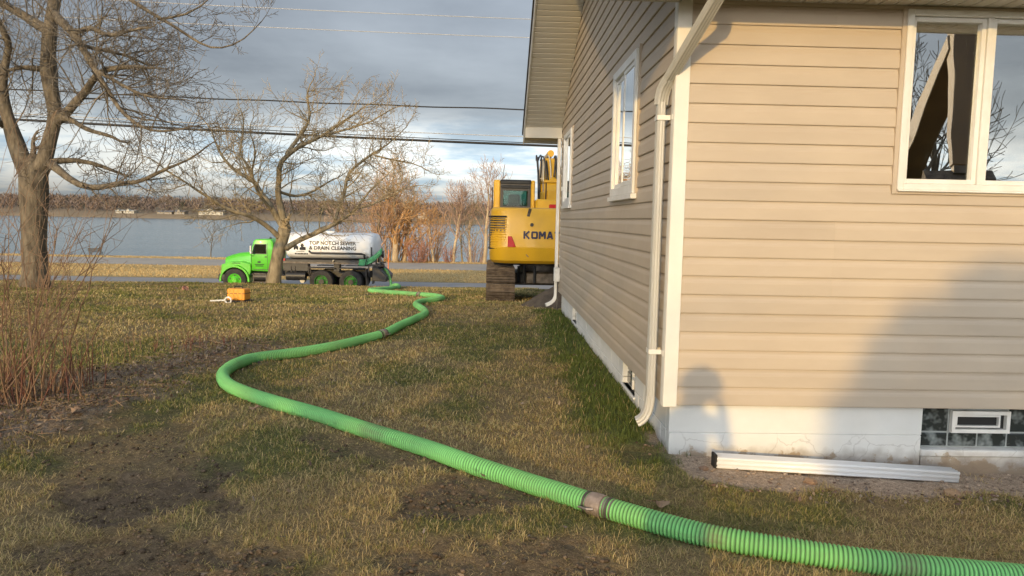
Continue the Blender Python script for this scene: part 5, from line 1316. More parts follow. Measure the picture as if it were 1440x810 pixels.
def shx(px, Y=SH): return at(px, 365, Y).x
gen_tree('bare_tree', 'tall slim pale barked tree beside the excavator on the shore', 'tree', shx(681), 60.5, 8.6, .16, M['palebark'], M['rosy'], 31, .35, .42, 16, dict(up=.12))
gen_tree('bare_tree', 'bare rosy crowned tree rising above the far tree line on the shore', 'tree', shx(637), 60, 6.9, .13, M['palebark'], M['rosy'], 32, .38, .40, 16, dict(up=.2))
gen_tree('bare_tree', 'slender leaning bare tree next to the tall pale tree on the shore', 'tree', shx(662), 61, 6.2, .10, M['palebark'], M['twig2'], 33, .3, .45, 12, None, None, (-.12, 0))
gen_tree('willow_tree', 'orange twigged willow behind the rear of the tank truck', 'tree', shx(556), 60, 9.0, .26, M['palebark'], M['willow'], 34, .15, .45, 20, dict(up=.06, kids=[5, 5, 5, 3]), None, (-.05, 0))
gen_tree('willow_tree', 'orange willow with a split trunk right of the tank truck rear', 'tree', shx(565), 61, 7.0, .22, M['palebark'], M['willow'], 35, .15, .5, 16, dict(up=.06, kids=[5, 5, 5, 3]), None, (.12, 0))
gen_tree('bare_tree', 'grey brown bare tree over the tank of the truck', 'tree', shx(530), 59.5, 7.4, .20, M['bark2'], M['rosy'], 36, .2, .5, 14)
gen_tree('bare_tree', 'low bare tree behind the tank truck cab', 'tree', shx(478), 60, 5.2, .15, M['bark2'], M['rosy'], 38, .2, .55, 12)
gen_tree('bare_tree', 'short multi limbed tree beside the red twig bush', 'tree', shx(610), 60, 5.0, .10, M['palebark'], M['willow'], 39, .3, .5, 14, dict(kids=[5, 5, 4, 3]))
gen_tree('bare_tree', 'thin bare sapling between the rosy tree and the leaning tree', 'tree', shx(650), 61.2, 5.3, .08, M['twig2'], M['twig2'], 40, .3, .4, 10)
gen_tree('sapling', 'thin leafless sapling standing alone at the water edge', 'tree', shx(290), 61, 3.4, .05, M['twig1'], M['twig1'], 41, .3, .35, 7, dict(levels=2))
gen_bush('bush', 'red twig bush under the orange willow on the shore', 'bush', shx(587), 59.5, 2.0, 2.6, 46, M['dogwood'], 51)
gen_bush('bush', 'small red twig bush below the rosy tree on the shore', 'bush', shx(632), 60.2, 1.3, 1.6, 26, M['dogwood'], 52)
gen_bush('bush', 'dense orange brush around the willow trunks', 'bush', shx(545), 60.8, 4.2, 4.0, 46, M['willow'], 53)
gen_bush('bush', 'tan brush beside the pale stems on the shore', 'bush', shx(604), 61, 3.4, 2.6, 34, M['willow'], 54)
gen_bush('bush', 'rosy brush at the foot of the tall pale tree', 'bush', shx(668), 61.3, 2.6, 2.4, 26, M['rosy'], 55)
gen_bush('bush', 'brown brush at the water edge behind the tank truck', 'bush', shx(515), 61, 3.2, 3.4, 34, M['rosy'], 56)

# ------------------------------------------------------------------ leafless shrub and dead stalks in the foreground bed
def shrub_thing():
    rn = random.Random(77); cx, cy = -3.78, 5.85
    z0 = gzf(cx, cy) - .03
    th = empty('leafless_shrub', (cx, cy, z0), 'leafless tan shrub with thin upright stems at the lawn edge', 'shrub')
    P_ = dict(n=[7, 7, 5, 4], wander=.085, up=.02, rmin=.0016, r1=.006, levels=3, kids=[4, 4, 3, 2], ratio=(.28, .5))
    targ = [(160, 312, -.6), (150, 330, -.3), (120, 318, 0), (98, 330, .2), (70, 352, 0), (135, 372, -.5), (60, 330, .5), (30, 300, .3), (12, 262, .1), (-10, 240, 0), (8, 330, -.6), (-30, 280, -.3), (45, 380, -.8), (110, 400, .4), (-20, 380, -.8), (90, 300, .7), (20, 215, .6), (-40, 330, .2), (75, 430, -.6), (140, 345, .5), (0, 345, -1.0), (-55, 300, .5)]
    n = 0
    for k, (px, py, dy) in enumerate(targ):
        b_ = Vector((cx + rn.uniform(-.30, .26), cy + rn.uniform(-.25, .25), 0)); b_.z = gzf(b_.x, b_.y) - .03
        e = at(px, py, cy + dy); L = (e - b_).length
        m_ = b_.lerp(e, .5) + Vector((rn.uniform(-.06, .06), rn.uniform(-.06, .06), .10))
        P = arc(b_, m_, e, 9); P = [p + rvec(rn) * .012 * (i > 0) for i, p in enumerate(P)]
        r0 = rn.uniform(.0045, .0085)
        st = MB().tube(P, [r0 * (1 - .75 * i / 9) for i in range(10)], 6, cap=False)
        for j in range(7):
            i = 3 + int(rn.random() * 6); td = (P[i] - P[i - 1]).normalized(); pr = rvec(rn); pr = (pr - td * pr.dot(td)).normalized()
            grow(st, rn, P[i], td + pr * .55 + Vector((0, 0, .15)), L * rn.uniform(.12, .34), r0 * .4, 2, P_)
        st.build('stem', M['shrub'], th, (cx, cy, z0))
    for k in range(64):                                             # short basal shoots
        b_ = Vector((cx + rn.gauss(-.05, .28), cy + rn.gauss(0, .22), 0)); b_.z = gzf(b_.x, b_.y) - .03
        L = rn.uniform(.35, 1.0); e = b_ + Vector((rn.gauss(0, .34), rn.gauss(0, .3), 1)).normalized() * L
        MB().tube(arc(b_, b_.lerp(e, .5) + rvec(rn) * .05, e, 5), [.0045, .004, .0036, .003, .0022, .0014], 5, cap=False).build('stem', M['shrub'] if k % 3 else M['redstem'], th, (cx, cy, z0))
shrub_thing()
def stalks(name, label, px, py, n, hmin, hmax, spread, seed, mat):
    rn = random.Random(seed); c = on_ground(px, py); z0 = c.z - .02
    th = empty(name, (c.x, c.y, z0), label, 'dead plant')
    for k in range(n):
        b_ = Vector((c.x + rn.gauss(0, spread), c.y + rn.gauss(0, spread * .7), 0)); b_.z = gzf(b_.x, b_.y) - .02
        e = b_ + Vector((rn.uniform(-.12, .12), rn.uniform(-.12, .12), 1)) * rn.uniform(hmin, hmax)
        mb = MB().tube([b_, b_.lerp(e, .5) + rvec(rn) * .015, e], [.0045, .004, .002], 5)
        for q in range(3):
            p = b_.lerp(e, rn.uniform(.4, .95)); mb.tube([p, p + Vector((rn.uniform(-.05, .05), rn.uniform(-.05, .05), .06))], [.002, .0012], 4)
        mb.build('stalk', mat, th, (c.x, c.y, z0))
stalks('dead_perennial', 'clump of reddish dead stalks right of the leafless shrub', 118, 548, 14, .25, .52, .09, 3, M['redstem'])
stalks('dead_perennial', 'dense dark red stalks at the foot of the leafless shrub', 14, 560, 34, .15, .42, .22, 4, M['redstem'])
stalks('dead_perennial', 'sparse thin dead stalks standing along the leaf littered bed', 190, 500, 16, .15, .32, .45, 5, M['shrub'])
stalks('dead_perennial', 'low dead stalks at the bed end near the hose bend', 268, 488, 22, .06, .16, .22, 6, M['redstem'])
stalks('dead_perennial', 'short tan stalks between the shrub and the red stalk clump', 85, 560, 18, .15, .42, .12, 8, M['shrub'])

# ------------------------------------------------------------------ grass blades, leaf litter
def make_grass():
    V_, Fq, Cc = [], [], []
    D0 = 900.0                                   # tufts per square metre close by
    def cells():
        out = []
        for x0 in np.arange(-15, 7.5, .5):
            for y0 in np.arange(1.6, 25.5, .5):
                d = math.hypot(x0 + .25, y0 + .25)
                if abs(x0 + .25) > 1.15 * (y0 + 1.2): continue
                if x0 > HX + .1 and y0 > HY + .1: continue
                out.append((x0, y0, D0 * min(1, (4.0 / max(d, .1)) ** 1.8)))
        return out
    xs_, ys_ = [], []
    for x0, y0, dn in cells():
        n = RNG.poisson(dn * .25)
        xs_.append(x0 + RNG.random(n) * .5); ys_.append(y0 + RNG.random(n) * .5)
    x = np.concatenate(xs_); y = np.concatenate(ys_)
    dm_ = dirt_mask(x, y); lm_ = litter_mask(x, y); bm2 = bed_mask(x, y)
    keep = (RNG.random(len(x)) > dm_ * .62) & (RNG.random(len(x)) > lm_ * .38) & (RNG.random(len(x)) > bm2 * .985)
    keep &= ~((x > FX - .01) & (y > FY - .01) & (y < HY2))
    bare = fbm(x, y, 1.7, 3, 60); keep &= RNG.random(len(x)) > sstep(.55, .75, bare) * .45
    x, y = x[keep], y[keep]
    c, gm, gw = lawn_color(x, y)
    nb = 11
    T = len(x); d = np.hypot(x, y)
    sc = np.clip(d / 4.2, 1, 3.6)
    tx = np.repeat(x, nb) + RNG.normal(0, .020, T * nb) * np.repeat(sc, nb); ty = np.repeat(y, nb) + RNG.normal(0, .020, T * nb) * np.repeat(sc, nb)
    gwb = np.repeat(gw, nb); gmb = np.repeat(gm, nb); scb = np.repeat(sc, nb)
    n = len(tx); tz = gz(tx, ty)
    inside = (tx > FX - .005) & (ty > FY) & (ty < HY2); tz[inside] -= .3
    green = RNG.random(n) < np.clip(gmb * .50 + .22 + .4 * gwb, 0, .95)
    L = np.where(green, RNG.uniform(.022, .052, n), RNG.uniform(.028, .080, n)) * (1 + .55 * gwb) * (.64 + .12 * scb)
    az = RNG.uniform(0, 2 * np.pi, n)
    tilt = np.where(green, RNG.normal(.72, .28, n), RNG.normal(1.08, .28, n)); tilt = np.clip(tilt * (1 - .35 * gwb), .05, 1.5)
    dmb = dirt_mask(tx, ty); tilt = np.where(dmb > .25, np.clip(RNG.normal(1.42, .1, n), 1, 1.54), tilt); L = np.where(dmb > .25, L * .75, L)
    w_ = RNG.uniform(.0009, .0018, n) * np.clip(scb, 1, 4.0) ** 1.35
    hx, hy = np.cos(az), np.sin(az)
    px, py = -hy, hx
    # bent blade: base pair, mid pair, tip
    m = L * .55; t2 = np.clip(tilt + RNG.normal(.28, .2, n), .05, 1.62)
    mx = tx + hx * np.sin(tilt) * m; my = ty + hy * np.sin(tilt) * m; mz = tz + np.cos(tilt) * m
    ex = mx + hx * np.sin(t2) * (L - m); ey = my + hy * np.sin(t2) * (L - m); ez = mz + np.cos(t2) * (L - m)
    ez = np.maximum(ez, tz + .004)
    zb = tz - .006
    P = np.empty((n, 5, 3), np.float32)
    P[:, 0] = np.stack([tx - px * w_, ty - py * w_, zb], -1); P[:, 1] = np.stack([tx + px * w_, ty + py * w_, zb], -1)
    P[:, 2] = np.stack([mx + px * w_ * .8, my + py * w_ * .8, mz], -1); P[:, 3] = np.stack([mx - px * w_ * .8, my - py * w_ * .8, mz], -1)
    P[:, 4] = np.stack([ex, ey, ez], -1)
    i = np.arange(n) * 5
    tri = np.concatenate([np.stack([i, i + 1, i + 2], -1), np.stack([i, i + 2, i + 3], -1), np.stack([i + 3, i + 2, i + 4], -1)])
    v = RNG.uniform(.72, 1.22, n)[:, None]; k = RNG.random(n)[:, None]
    gcol = (np.array([.14, .165, .032]) * (1 - k) + np.array([.24, .235, .065]) * k) * v
    gcol = gcol * (1 - gwb[:, None] * np.array([.42, .24, .35])) 
    dcol = (np.array([.60, .45, .205]) * (1 - k) + np.array([.40, .285, .125]) * k) * v
    warm = fbm(tx, ty, .9, 3, 70)[:, None]; dcol = dcol * (.55 + .9 * warm)
    col = np.where(green[:, None], gcol, dcol)
    near_dirt = np.maximum(dirt_mask(tx, ty), litter_mask(tx, ty) * .8)[:, None]; col = col * (1 - .30 * near_dirt) + np.array([.11, .075, .05]) * .30 * near_dirt
    avg = (np.array([.17, .18, .045]) * np.clip(gmb * .8 + .1, 0, 1)[:, None] + np.array([.42, .31, .14]) * (1 - np.clip(gmb * .8 + .1, 0, 1))[:, None]) * (.6 + .8 * fbm(tx, ty, 1.1, 3, 71))[:, None]
    col = col * np.array([.95, .95, 1.0]) * .72 + avg * .28 * np.where(gwb[:, None] > .3, .6, 1)
    col = np.clip(col * 1.28, 0, .75)
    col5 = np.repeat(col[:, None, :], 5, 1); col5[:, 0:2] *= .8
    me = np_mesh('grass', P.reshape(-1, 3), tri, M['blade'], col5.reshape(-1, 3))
    o = tag(link('grass', me), 'patchy winter grass, part green and part straw coloured', 'grass', None, 'stuff')
    return n
make_grass()
if 0: print([tuple(p) for p in hp[-14:]])
def make_litter():
    n = 9000; x = RNG.uniform(-6.2, 1.0, n * 6); y = RNG.uniform(2.6, 9.8, n * 6)
    k = RNG.random(n * 6) < litter_mask(x, y) * .95 + .010
    x, y = x[k][:n], y[k][:n]
    bx_ = RNG.uniform(1.3, 5, 260); by_ = RNG.normal(4.24, .07, 260); x = np.concatenate([x, bx_]); y = np.concatenate([y, by_]); n = len(x)
    z = gz(x, y) + RNG.uniform(.005, .05, n)
    s = RNG.uniform(.007, .024, n); az = RNG.uniform(0, 6.28, n); t = RNG.normal(0, .5, n); q = RNG.normal(0, .5, n)
    u = np.stack([np.cos(az) * np.cos(t), np.sin(az) * np.cos(t), np.sin(t)], -1); v = np.stack([-np.sin(az) * np.cos(q), np.cos(az) * np.cos(q), np.sin(q)], -1)
    p = np.stack([x, y, z], -1); a = s[:, None]
    P = np.stack([p - u * a, p + v * a * .55 - u * a * .2, p + u * a + np.array([0, 0, .008]), p - v * a * .5 + u * a * .1], 1)
    i = np.arange(n) * 4; tri = np.concatenate([np.stack([i, i + 1, i + 2], -1), np.stack([i, i + 2, i + 3], -1)])
    pal = np.array([[.22, .135, .10], [.17, .115, .09], [.32, .24, .16], [.22, .18, .15], [.40, .31, .22]])
    c = pal[RNG.integers(0, 5, n)] * RNG.uniform(.5, 1.0, n)[:, None]
    # fallen twigs
    m = 420; x2 = RNG.uniform(-6, -1.8, m * 8); y2 = RNG.uniform(3.5, 9.5, m * 8); kk = RNG.random(m * 8) < litter_mask(x2, y2); x2, y2 = x2[kk][:m], y2[kk][:m]; m = len(x2)
    az = RNG.uniform(0, 6.28, m); L = RNG.uniform(.06, .32, m); z2 = gz(x2, y2) + .025; d = np.stack([np.cos(az), np.sin(az), RNG.normal(0, .12, m)], -1); sd = np.stack([-np.sin(az), np.cos(az), 0 * az], -1)
    p0 = np.stack([x2, y2, z2], -1); r_ = RNG.uniform(.0018, .004, m)[:, None]; upv = np.array([0, 0, 1.0])
    Q = np.stack([p0 - sd * r_, p0 + sd * r_, p0 + upv * r_ * 1.7, p0 + d * L[:, None] - sd * r_ * .6, p0 + d * L[:, None] + sd * r_ * .6, p0 + d * L[:, None] + upv * r_], 1)
    j = n * 4 + np.arange(m) * 6
    tri2 = np.concatenate([np.stack([j + a_, j + b_, j + c_], -1) for a_, b_, c_ in ((0, 1, 4), (0, 4, 3), (1, 2, 5), (1, 5, 4), (2, 0, 3), (2, 3, 5))])
    c2 = np.array([.30, .21, .13]) * RNG.uniform(.5, 1.3, m)[:, None]
    cols = np.concatenate([np.repeat(c, 4, 0), np.repeat(c2, 6, 0)])
    me = np_mesh('leaf_litter', np.concatenate([P.reshape(-1, 3), Q.reshape(-1, 3)]), np.concatenate([tri, tri2]), M['attr'], cols)
    tag(link('leaf_litter', me), 'brown dead leaves and twigs littering the bed', 'leaf litter', None, 'stuff')
make_litter()
def make_clods():
    n = 60000; x = RNG.uniform(-2.9, 1.4, n); y = RNG.uniform(2.6, 5.3, n); k = RNG.random(n) < (dirt_mask(x, y) * .34 + .001) * sstep(.4, .65, fbm(x, y, 5, 3, 77))
    x, y = x[k], y[k]
    bx_ = RNG.uniform(1.25, 5, 900); by_ = RNG.uniform(4.25, 4.95, 900); x = np.concatenate([x, bx_]); y = np.concatenate([y, by_]); n = len(x)
    s_ = .002 + .011 * RNG.random(n) ** 2.5; z = gz(x, y) + s_ * .35
    bm = bmesh.new(); bmesh.ops.create_icosphere(bm, subdivisions=1, radius=1); iv = np.array([v.co[:] for v in bm.verts]); bm.verts.index_update(); ifc = np.array([[v.index for v in q.verts] for q in bm.faces]); bm.free()
    m = len(iv); V_ = iv[None] * (1 + RNG.normal(0, .22, (n, m)))[..., None] * s_[:, None, None] * np.array([1.3, 1.2, .8]) + np.stack([x, y, z], -1)[:, None]
    F_ = (ifc[None] + (np.arange(n) * m)[:, None, None]).reshape(-1, 3)
    c = np.array([.12, .088, .06]) * RNG.uniform(.55, 1.5, n)[:, None]
    c[-900:] = np.array([.33, .255, .19]) * RNG.uniform(.6, 1.4, 900)[:, None]
    tag(link('soil_clods', np_mesh('soil_clods', V_.reshape(-1, 3), F_, M['attr'], np.repeat(c, m, 0))), 'loose dark soil clods in the churned lawn patches', 'soil', None, 'stuff')
make_clods()
def make_dry_grass():
    n = 60000; x = RNG.uniform(-46, 8, n); y = np.where(RNG.random(n) < .78, RNG.uniform(40.2, 50.3, n), RNG.uniform(58.7, 62.3, n))
    k = fbm(x, y, .35, 3, 44); L = RNG.uniform(.05, .14, n) * (.6 + .9 * k); z = np.interp(y, _ty, _tz) - .01
    az = RNG.uniform(0, 6.28, n); w_ = RNG.uniform(.012, .03, n); t = RNG.normal(.5, .3, n); hx, hy = np.cos(az), np.sin(az)
    P = np.stack([np.stack([x - hy * w_, y + hx * w_, z], -1), np.stack([x + hy * w_, y - hx * w_, z], -1), np.stack([x + hx * np.sin(t) * L, y + hy * np.sin(t) * L, z + np.cos(t) * L], -1)], 1)
    c = np.array([.62, .46, .22]) * (RNG.uniform(.7, 1.2, n) * (.7 + .6 * k))[:, None]
    tag(link('dry_grass', np_mesh('dry_grass', P.reshape(-1, 3), np.arange(n * 3).reshape(-1, 3), M['blade'], np.repeat(c, 3, 0))), 'straw coloured dry grass verge between the road and the lake', 'grass', None, 'stuff')
make_dry_grass()
def leaf(px, py, s, seed, label):
    rn = random.Random(seed); p = on_ground(px, py); p.z += .035
    out = []; n = 13
    for i in range(n):
        a = 2 * math.pi * i / n; r_ = s * (1 if i % 2 == 0 else .55) * rn.uniform(.8, 1.15)
        out.append((math.cos(a) * r_, math.sin(a) * r_ * .7, rn.uniform(-.004, .012) + .012 * math.cos(2 * a)))
    mb = MB().add([(0, 0, .006)] + out, [(0, i + 1, (i + 1) % n + 1) for i in range(n)])
    mb.tube([(0, 0, .004), (-s * 1.3, .01, .004)], .0018, 4)
    o = mb.build('fallen_leaf', M['leafdry'], None, (0, 0, 0)); o.location = p; o.rotation_euler = (.2, .15, rn.uniform(0, 6)); tag(o, label, 'leaf')
leaf(928, 716, .06, 1, 'curled tan leaf lying on the grass beside the hose coupling')
leaf(357, 580, .05, 2, 'pale crumpled leaf on the grass under the hose bend')
leaf(106, 583, .07, 3, 'pale crumpled leaf in the litter right of the shrub')
# pebbles in the soil bed by the wall
for i, (x_, y_) in enumerate(((1.42, 4.70), (2.05, 4.52), (2.9, 4.40), (3.05, 4.47))):
    bm = bmesh.new(); bmesh.ops.create_icosphere(bm, subdivisions=2, radius=.03 + .012 * (i % 3)); rn = random.Random(i)
    for v in bm.verts: v.co *= 1 + rn.uniform(-.15, .15); v.co.z *= .6
    me = bpy.data.meshes.new('stone'); bm.to_mesh(me); bm.free(); me.materials.append(M['leafdry'])
    tag(link('stone', me, None, (x_, y_, gzf(x_, y_) + .006)), ['round stone at the end of the loose downspout near the house corner', 'stone in the soil before the middle of the loose downspout', 'larger stone at the edge of the soil strip and the grass', 'stone in the soil strip under the glass block window'][i], 'stone')

# ------------------------------------------------------------------ orange case and wrench on the lawn
ob = on_ground(336, 425); bx0 = (ob.x, ob.y, gzf(ob.x, ob.y) + .012)
case = empty('tool_case', bx0, 'orange plastic case standing on the lawn', 'case', None, R(-8))
MB().box(-.175, .175, -.13, .13, .035, .255).build('case_body', M['orange'], case, bevel=.03, seg=3)
for x_ in (-.12, -.04, .04, .12): MB().box(x_ - .012, x_ + .012, -.137, -.128, .06, .235).build('rib', M['orange'], case, bevel=.004)
MB().box(-.178, .178, -.134, .134, .16, .17).build('lid_seam', M['shade'], case)
MB().tube([(-.08, 0, .25), (-.07, 0, .29), (.07, 0, .29), (.08, 0, .25)], .012, 6).build('handle', M['black'], case)
MB().box(-.16, .20, -.14, .14, -.012, .034).build('base_plate', M['charcoal'], case, bevel=.008)
wr = on_ground(322, 427); wro = (wr.x, wr.y - .04, gzf(wr.x, wr.y - .04) + .035)
wrench = empty('valve_wrench', wro, 'white bar with a ring end leaning beside the orange case', 'tool')
MB().tube([(-.32, -.02, 0.015), (-.05, 0, .03)], [.014, .016], 8).build('bar', M['white'], wrench)
MB().tube([(.0 + .055 * math.cos(2 * math.pi * i / 16), 0, .03 + .055 * math.sin(2 * math.pi * i / 16)) for i in range(17)], .017, 8, cap=False).build('ring', M['white'], wrench)
lt = on_ground(255, 409)
mb = MB(); rn = random.Random(2)
for k in range(7):
    c0 = Vector((rn.uniform(-.14, .14), rn.uniform(-.05, .05), rn.uniform(.0, .03))); vv = [c0 + rvec(rn) * .07 for _ in range(4)]
    mb.add(vv, [(0, 1, 2), (0, 2, 3), (1, 2, 3)])
M['pink'] = pm('faded_pink_plastic', (.55, .30, .24), None, rough=.7)
o = mb.build('crumpled_wrapper', M['pink'], None, (0, 0, -.03)); o.location = (lt.x, lt.y, gzf(lt.x, lt.y) + .03); tag(o, 'small crumpled pinkish wrapper on the grass near the road', 'litter')

# ------------------------------------------------------------------ shore furniture
bp_ = at(135, 358, 61.0); bz0 = float(np.interp(61.0, _ty, _tz))
bench = empty('park_bench', (bp_.x, 61.0, bz0), 'dark park bench facing the lake on the shore', 'bench')
for i in range(3): MB().box(-.8, .8, -.2 + i * .15, -.08 + i * .15, .44, .48).build('seat_slat', M['bench'], bench)
for i in range(3): MB().box(-.8, .8, -.27 - i * .02, -.23 - i * .02, .54 + i * .14, .65 + i * .14).build('back_slat', M['bench'], bench)
for x_ in (-.65, .65): MB().box(x_ - .04, x_ + .04, -.25, .2, .0, .06).box(x_ - .04, x_ + .04, -.26, -.2, .06, .9).box(x_ - .04, x_ + .04, .1, .16, .06, .44).build('leg', M['bench'], bench)
st_ = at(546, 378, 50.0)
bench.scale = (.68, .68, .68)
stake = empty('marker_stake', (st_.x, 50.0, float(np.interp(50.0, _ty, _tz)) - .02), 'thin orange marker stake beside the path behind the truck', 'stake')
M['fluo'] = pm('fluorescent_orange', (.9, .25, .06), None, rough=.6)
MB().tube([(0, 0, 0), (0, 0, .9)], .03, 8).build('post', M['fluo'], stake); MB().tube([(0, 0, .9), (.01, 0, 1.35)], [.028, .02], 8).build('whip', M['fluo'], stake)

# ------------------------------------------------------------------ far shore
def far_shore():
    xs2 = np.linspace(-1500, 1500, 200); ys2 = np.array([735, 745, 760, 800, 860, 950, 1100, 1400, 2200.0])
    a, b = np.meshgrid(xs2, ys2)
    sh = 740 + 45 * (fbm(xs2, xs2 * 0, .004, 3, 80) - .5) - .06 * np.clip(-xs2 - 300, 0, 1200)
    b = b - 740 + sh[None]
    hz = np.interp(b - sh[None], [-6, 0, 15, 60, 130, 260, 700, 1500], [-6, -3.6, 0, 3, 9, 13, 16, 20]) + 5 * (fbm(a, b, .006, 3, 81) - .5) * (b - sh[None] > 30)
    i = np.arange(a.size).reshape(a.shape); f = np.stack([i[:-1, :-1], i[:-1, 1:], i[1:, 1:], i[1:, :-1]], -1).reshape(-1, 4)
    M['hill'] = pm('far_bank', (.20, .155, .10), (.28, .21, .13), .02, .95)
    tag(link('far_hill', np_mesh('far_hill', np.stack([a.ravel(), b.ravel(), hz.ravel()], -1), f, M['hill'], None, True)), kind='structure')
    bm = bmesh.new(); bmesh.ops.create_icosphere(bm, subdivisions=2, radius=1); iv = np.array([v.co[:] for v in bm.verts]); bm.verts.index_update(); ifc = np.array([[v.index for v in q.verts] for q in bm.faces]); bm.free()
    Vs, Fs, Cs = [], [], []; k = 0
    for row, (off, cnt, hmin, hmax) in enumerate(((30, 300, 3, 6), (52, 900, 6, 10), (80, 1000, 7, 11), (120, 1000, 7, 11), (180, 900, 8, 11.5), (250, 700, 8, 12))):
        for _ in range(cnt):
            x_ = RNG.uniform(-1250, 1150); 
            if row == 0 and RNG.random() < .35: continue
            shv = float(np.interp(x_, xs2, sh)); y_ = shv + off + RNG.uniform(-16, 16)
            z_ = float(np.interp(y_ - shv, [-6, 0, 15, 60, 130, 260, 700], [-6, -3.6, 0, 3, 9, 13, 16]))
            h = RNG.uniform(hmin, hmax); wd = h * RNG.uniform(.28, .42)
            m = 34; u = RNG.normal(size=(m, 3)); u /= np.linalg.norm(u, axis=1)[:, None]; u *= (RNG.random(m) ** .4)[:, None]
            c0 = np.stack([x_ + u[:, 0] * wd, y_ + u[:, 1] * wd, z_ + h * .5 + u[:, 2] * h * .48], -1)
            d = np.stack([u[:, 0] * .5 + RNG.normal(0, .25, m), u[:, 1] * .5 + RNG.normal(0, .25, m), 1 + 0 * u[:, 0]], -1); sdv = RNG.normal(size=(m, 3)); sdv[:, 2] *= .3
            sdv /= np.linalg.norm(sdv, axis=1)[:, None]; q = (h * RNG.uniform(.10, .22, m))[:, None]
            Vs.append(np.stack([c0 - sdv * q * .45, c0 + sdv * q * .45, c0 + d * q * 1.2], 1).reshape(-1, 3)); Fs.append(np.arange(m * 3).reshape(-1, 3) + k * m * 3); k += 1
            base = np.array([[.19, .15, .13], [.205, .16, .133], [.18, .146, .132], [.215, .165, .125]])[RNG.integers(0, 4)] if RNG.random() > .015 else np.array([.05, .06, .04])  # tones paled and greyed, distance haze put into the colour
            Cs.append(np.repeat(base[None] * RNG.uniform(.85, 1.15, m)[:, None], 3, 0))
    me = np_mesh('far_woods', np.concatenate(Vs), np.concatenate(Fs), M['forest'], np.concatenate(Cs))
    tag(link('far_woods', me), 'brown leafless woods along the far shore of the lake', 'woods', None, 'stuff')
    M['farwhite'] = pm('far_white_wall', (.50, .475, .40), None, rough=.8); M['farroof'] = pm('far_grey_roof', (.16, .15, .15), None, rough=.9); M['fartan'] = pm('far_tan_wall', (.30, .265, .21), None, rough=.8)
    M['farwin'] = pm('far_window', (.06, .07, .08), None, rough=.3)
    def fh(px, wpx, hpx, label, wall, gable=0):
        p = at(px, 300, 742.0); shv = float(np.interp(p.x, xs2, sh)); y_ = shv + 20; s = y_ / FPX; W = wpx * s; H_ = hpx * s; x_ = at(px, 300, y_).x
        th = empty('lake_house', (x_, y_, .3), label, 'house')
        MB().box(-W / 2, W / 2, 0, 9, 0, H_ * .6).build('wall', wall, th)
        MB().prism([(-1, H_ * .59), (4.5, H_), (10, H_ * .59)], 'x', -W / 2 - .6, W / 2 + .6).build('roof', M['farroof'] if gable != 2 else wall, th)
        if gable: 
            g = MB().prism([(-W * .14, H_ * .6), (W * .14, H_ * .6), (W * .14, H_ * .75), (0, H_ * 1.25), (-W * .14, H_ * .75)], 'y', -1.5, 4).build('gable', wall, th)
        nwin = max(3, int(W / 4))
        for i in range(nwin):
            xx = -W / 2 + W * (i + .5) / nwin; MB().box(xx - .7, xx + .7, -.06, .0, H_ * .2, H_ * .42).build('window', M['farwin'], th)
    fh(167, 8, 5, 'small white lake house with a low roof on the far shore', M['farwhite'], 2)
    fh(181, 14, 5, 'wide white lake house next to the small white one', M['farwhite'], 2)
    fh(231, 20, 5, 'long tan lake house on the far shore left of the gabled one', M['fartan'])
    fh(252, 14, 6, 'tan lake house with a raised gable on the far shore', M['fartan'], 1)
    fh(296, 34, 8, 'large white gabled lake house on the far shore', M['farwhite'], 1)
    fh(596, 16, 8, 'white lake house seen through the orange shore trees', M['farwhite'], 1)
far_shore()
def far_boat():
    p = at(191, 298, 742.0)
far_boat()

# ------------------------------------------------------------------ power lines and their poles
def pole(px, Y, label, H=10.5):
    p = at(px, 300, Y); z0 = float(np.interp(Y, _ty, _tz)) if Y > 24 else gzf(p.x, Y)
    th = empty('utility_pole', (p.x, Y, z0), label, 'utility pole')
    MB().tube([(0, 0, -.5), (0, 0, H)], [.16, .11], 12).build('post', M['wood'], th, smooth=True)
    MB().box(-.06, .06, -.9, .9, H - .5, H - .38).build('crossarm', M['wood'], th)
    for y_ in (-.8, 0, .8): MB().tube([(0, y_, H - .38), (0, y_, H - .22)], [.05, .03], 8).build('insulator', M['white'], th)
    return p.x
LY = 28.0
pl = pole(-420, LY, 'weathered utility pole beyond the left edge carrying the road cables', 11.6); pr_ = pole(1010, LY, 'weathered utility pole hidden behind the house carrying the road cables', 11.6)
def wire(label, a, b, rad, mat, sag=.25, Y=LY, wob=0):
    A = at(*a, Y); B = at(*b, Y); s = (B - A) / (B.x - A.x)
    P0 = A + s * (pl - A.x); P1 = A + s * (pr_ - A.x); n = 80; pts = []
    # the sag keeps the cable on the two seen points
    ta = (A.x - P0.x) / (P1.x - P0.x); tb_ = (B.x - P0.x) / (P1.x - P0.x)
    for i in range(n + 1):
        t = i / n; p = P0.lerp(P1, t)
        q = 4 * t * (1 - t); qa = 4 * ta * (1 - ta); qb = 4 * tb_ * (1 - tb_); base = qa + (qb - qa) * (t - ta) / (tb_ - ta)
        p.z -= sag * (q - base); p.z += wob * math.sin(t * 60)
        pts.append(p)
    o = MB().tube(pts, rad, 6).build('power_line', mat, None, tuple(pts[0]), smooth=True)
    return tag(o, label, 'cable', 'cables strung along the road')
wire('thick black cable bundle, lowest over the road', (100, 172.5), (770, 205), .048, M['wire'], .18)
wire('black cable running just above the thick bundle behind the large tree', (60, 165), (700, 199), .016, M['wire'], .18)
wire('pale bare wire just above the thick black bundle', (300, 174), (735, 192), .014, M['wire_pale'], .2)
wire('dark twisted cable crossing the bare tree crown', (240, 136), (735, 154), .026, M['wire'], .2, LY, .012)
wire('faint pale wire high above the road, upper one', (250, 5), (745, 27), .012, M['wire_pale'], .2)
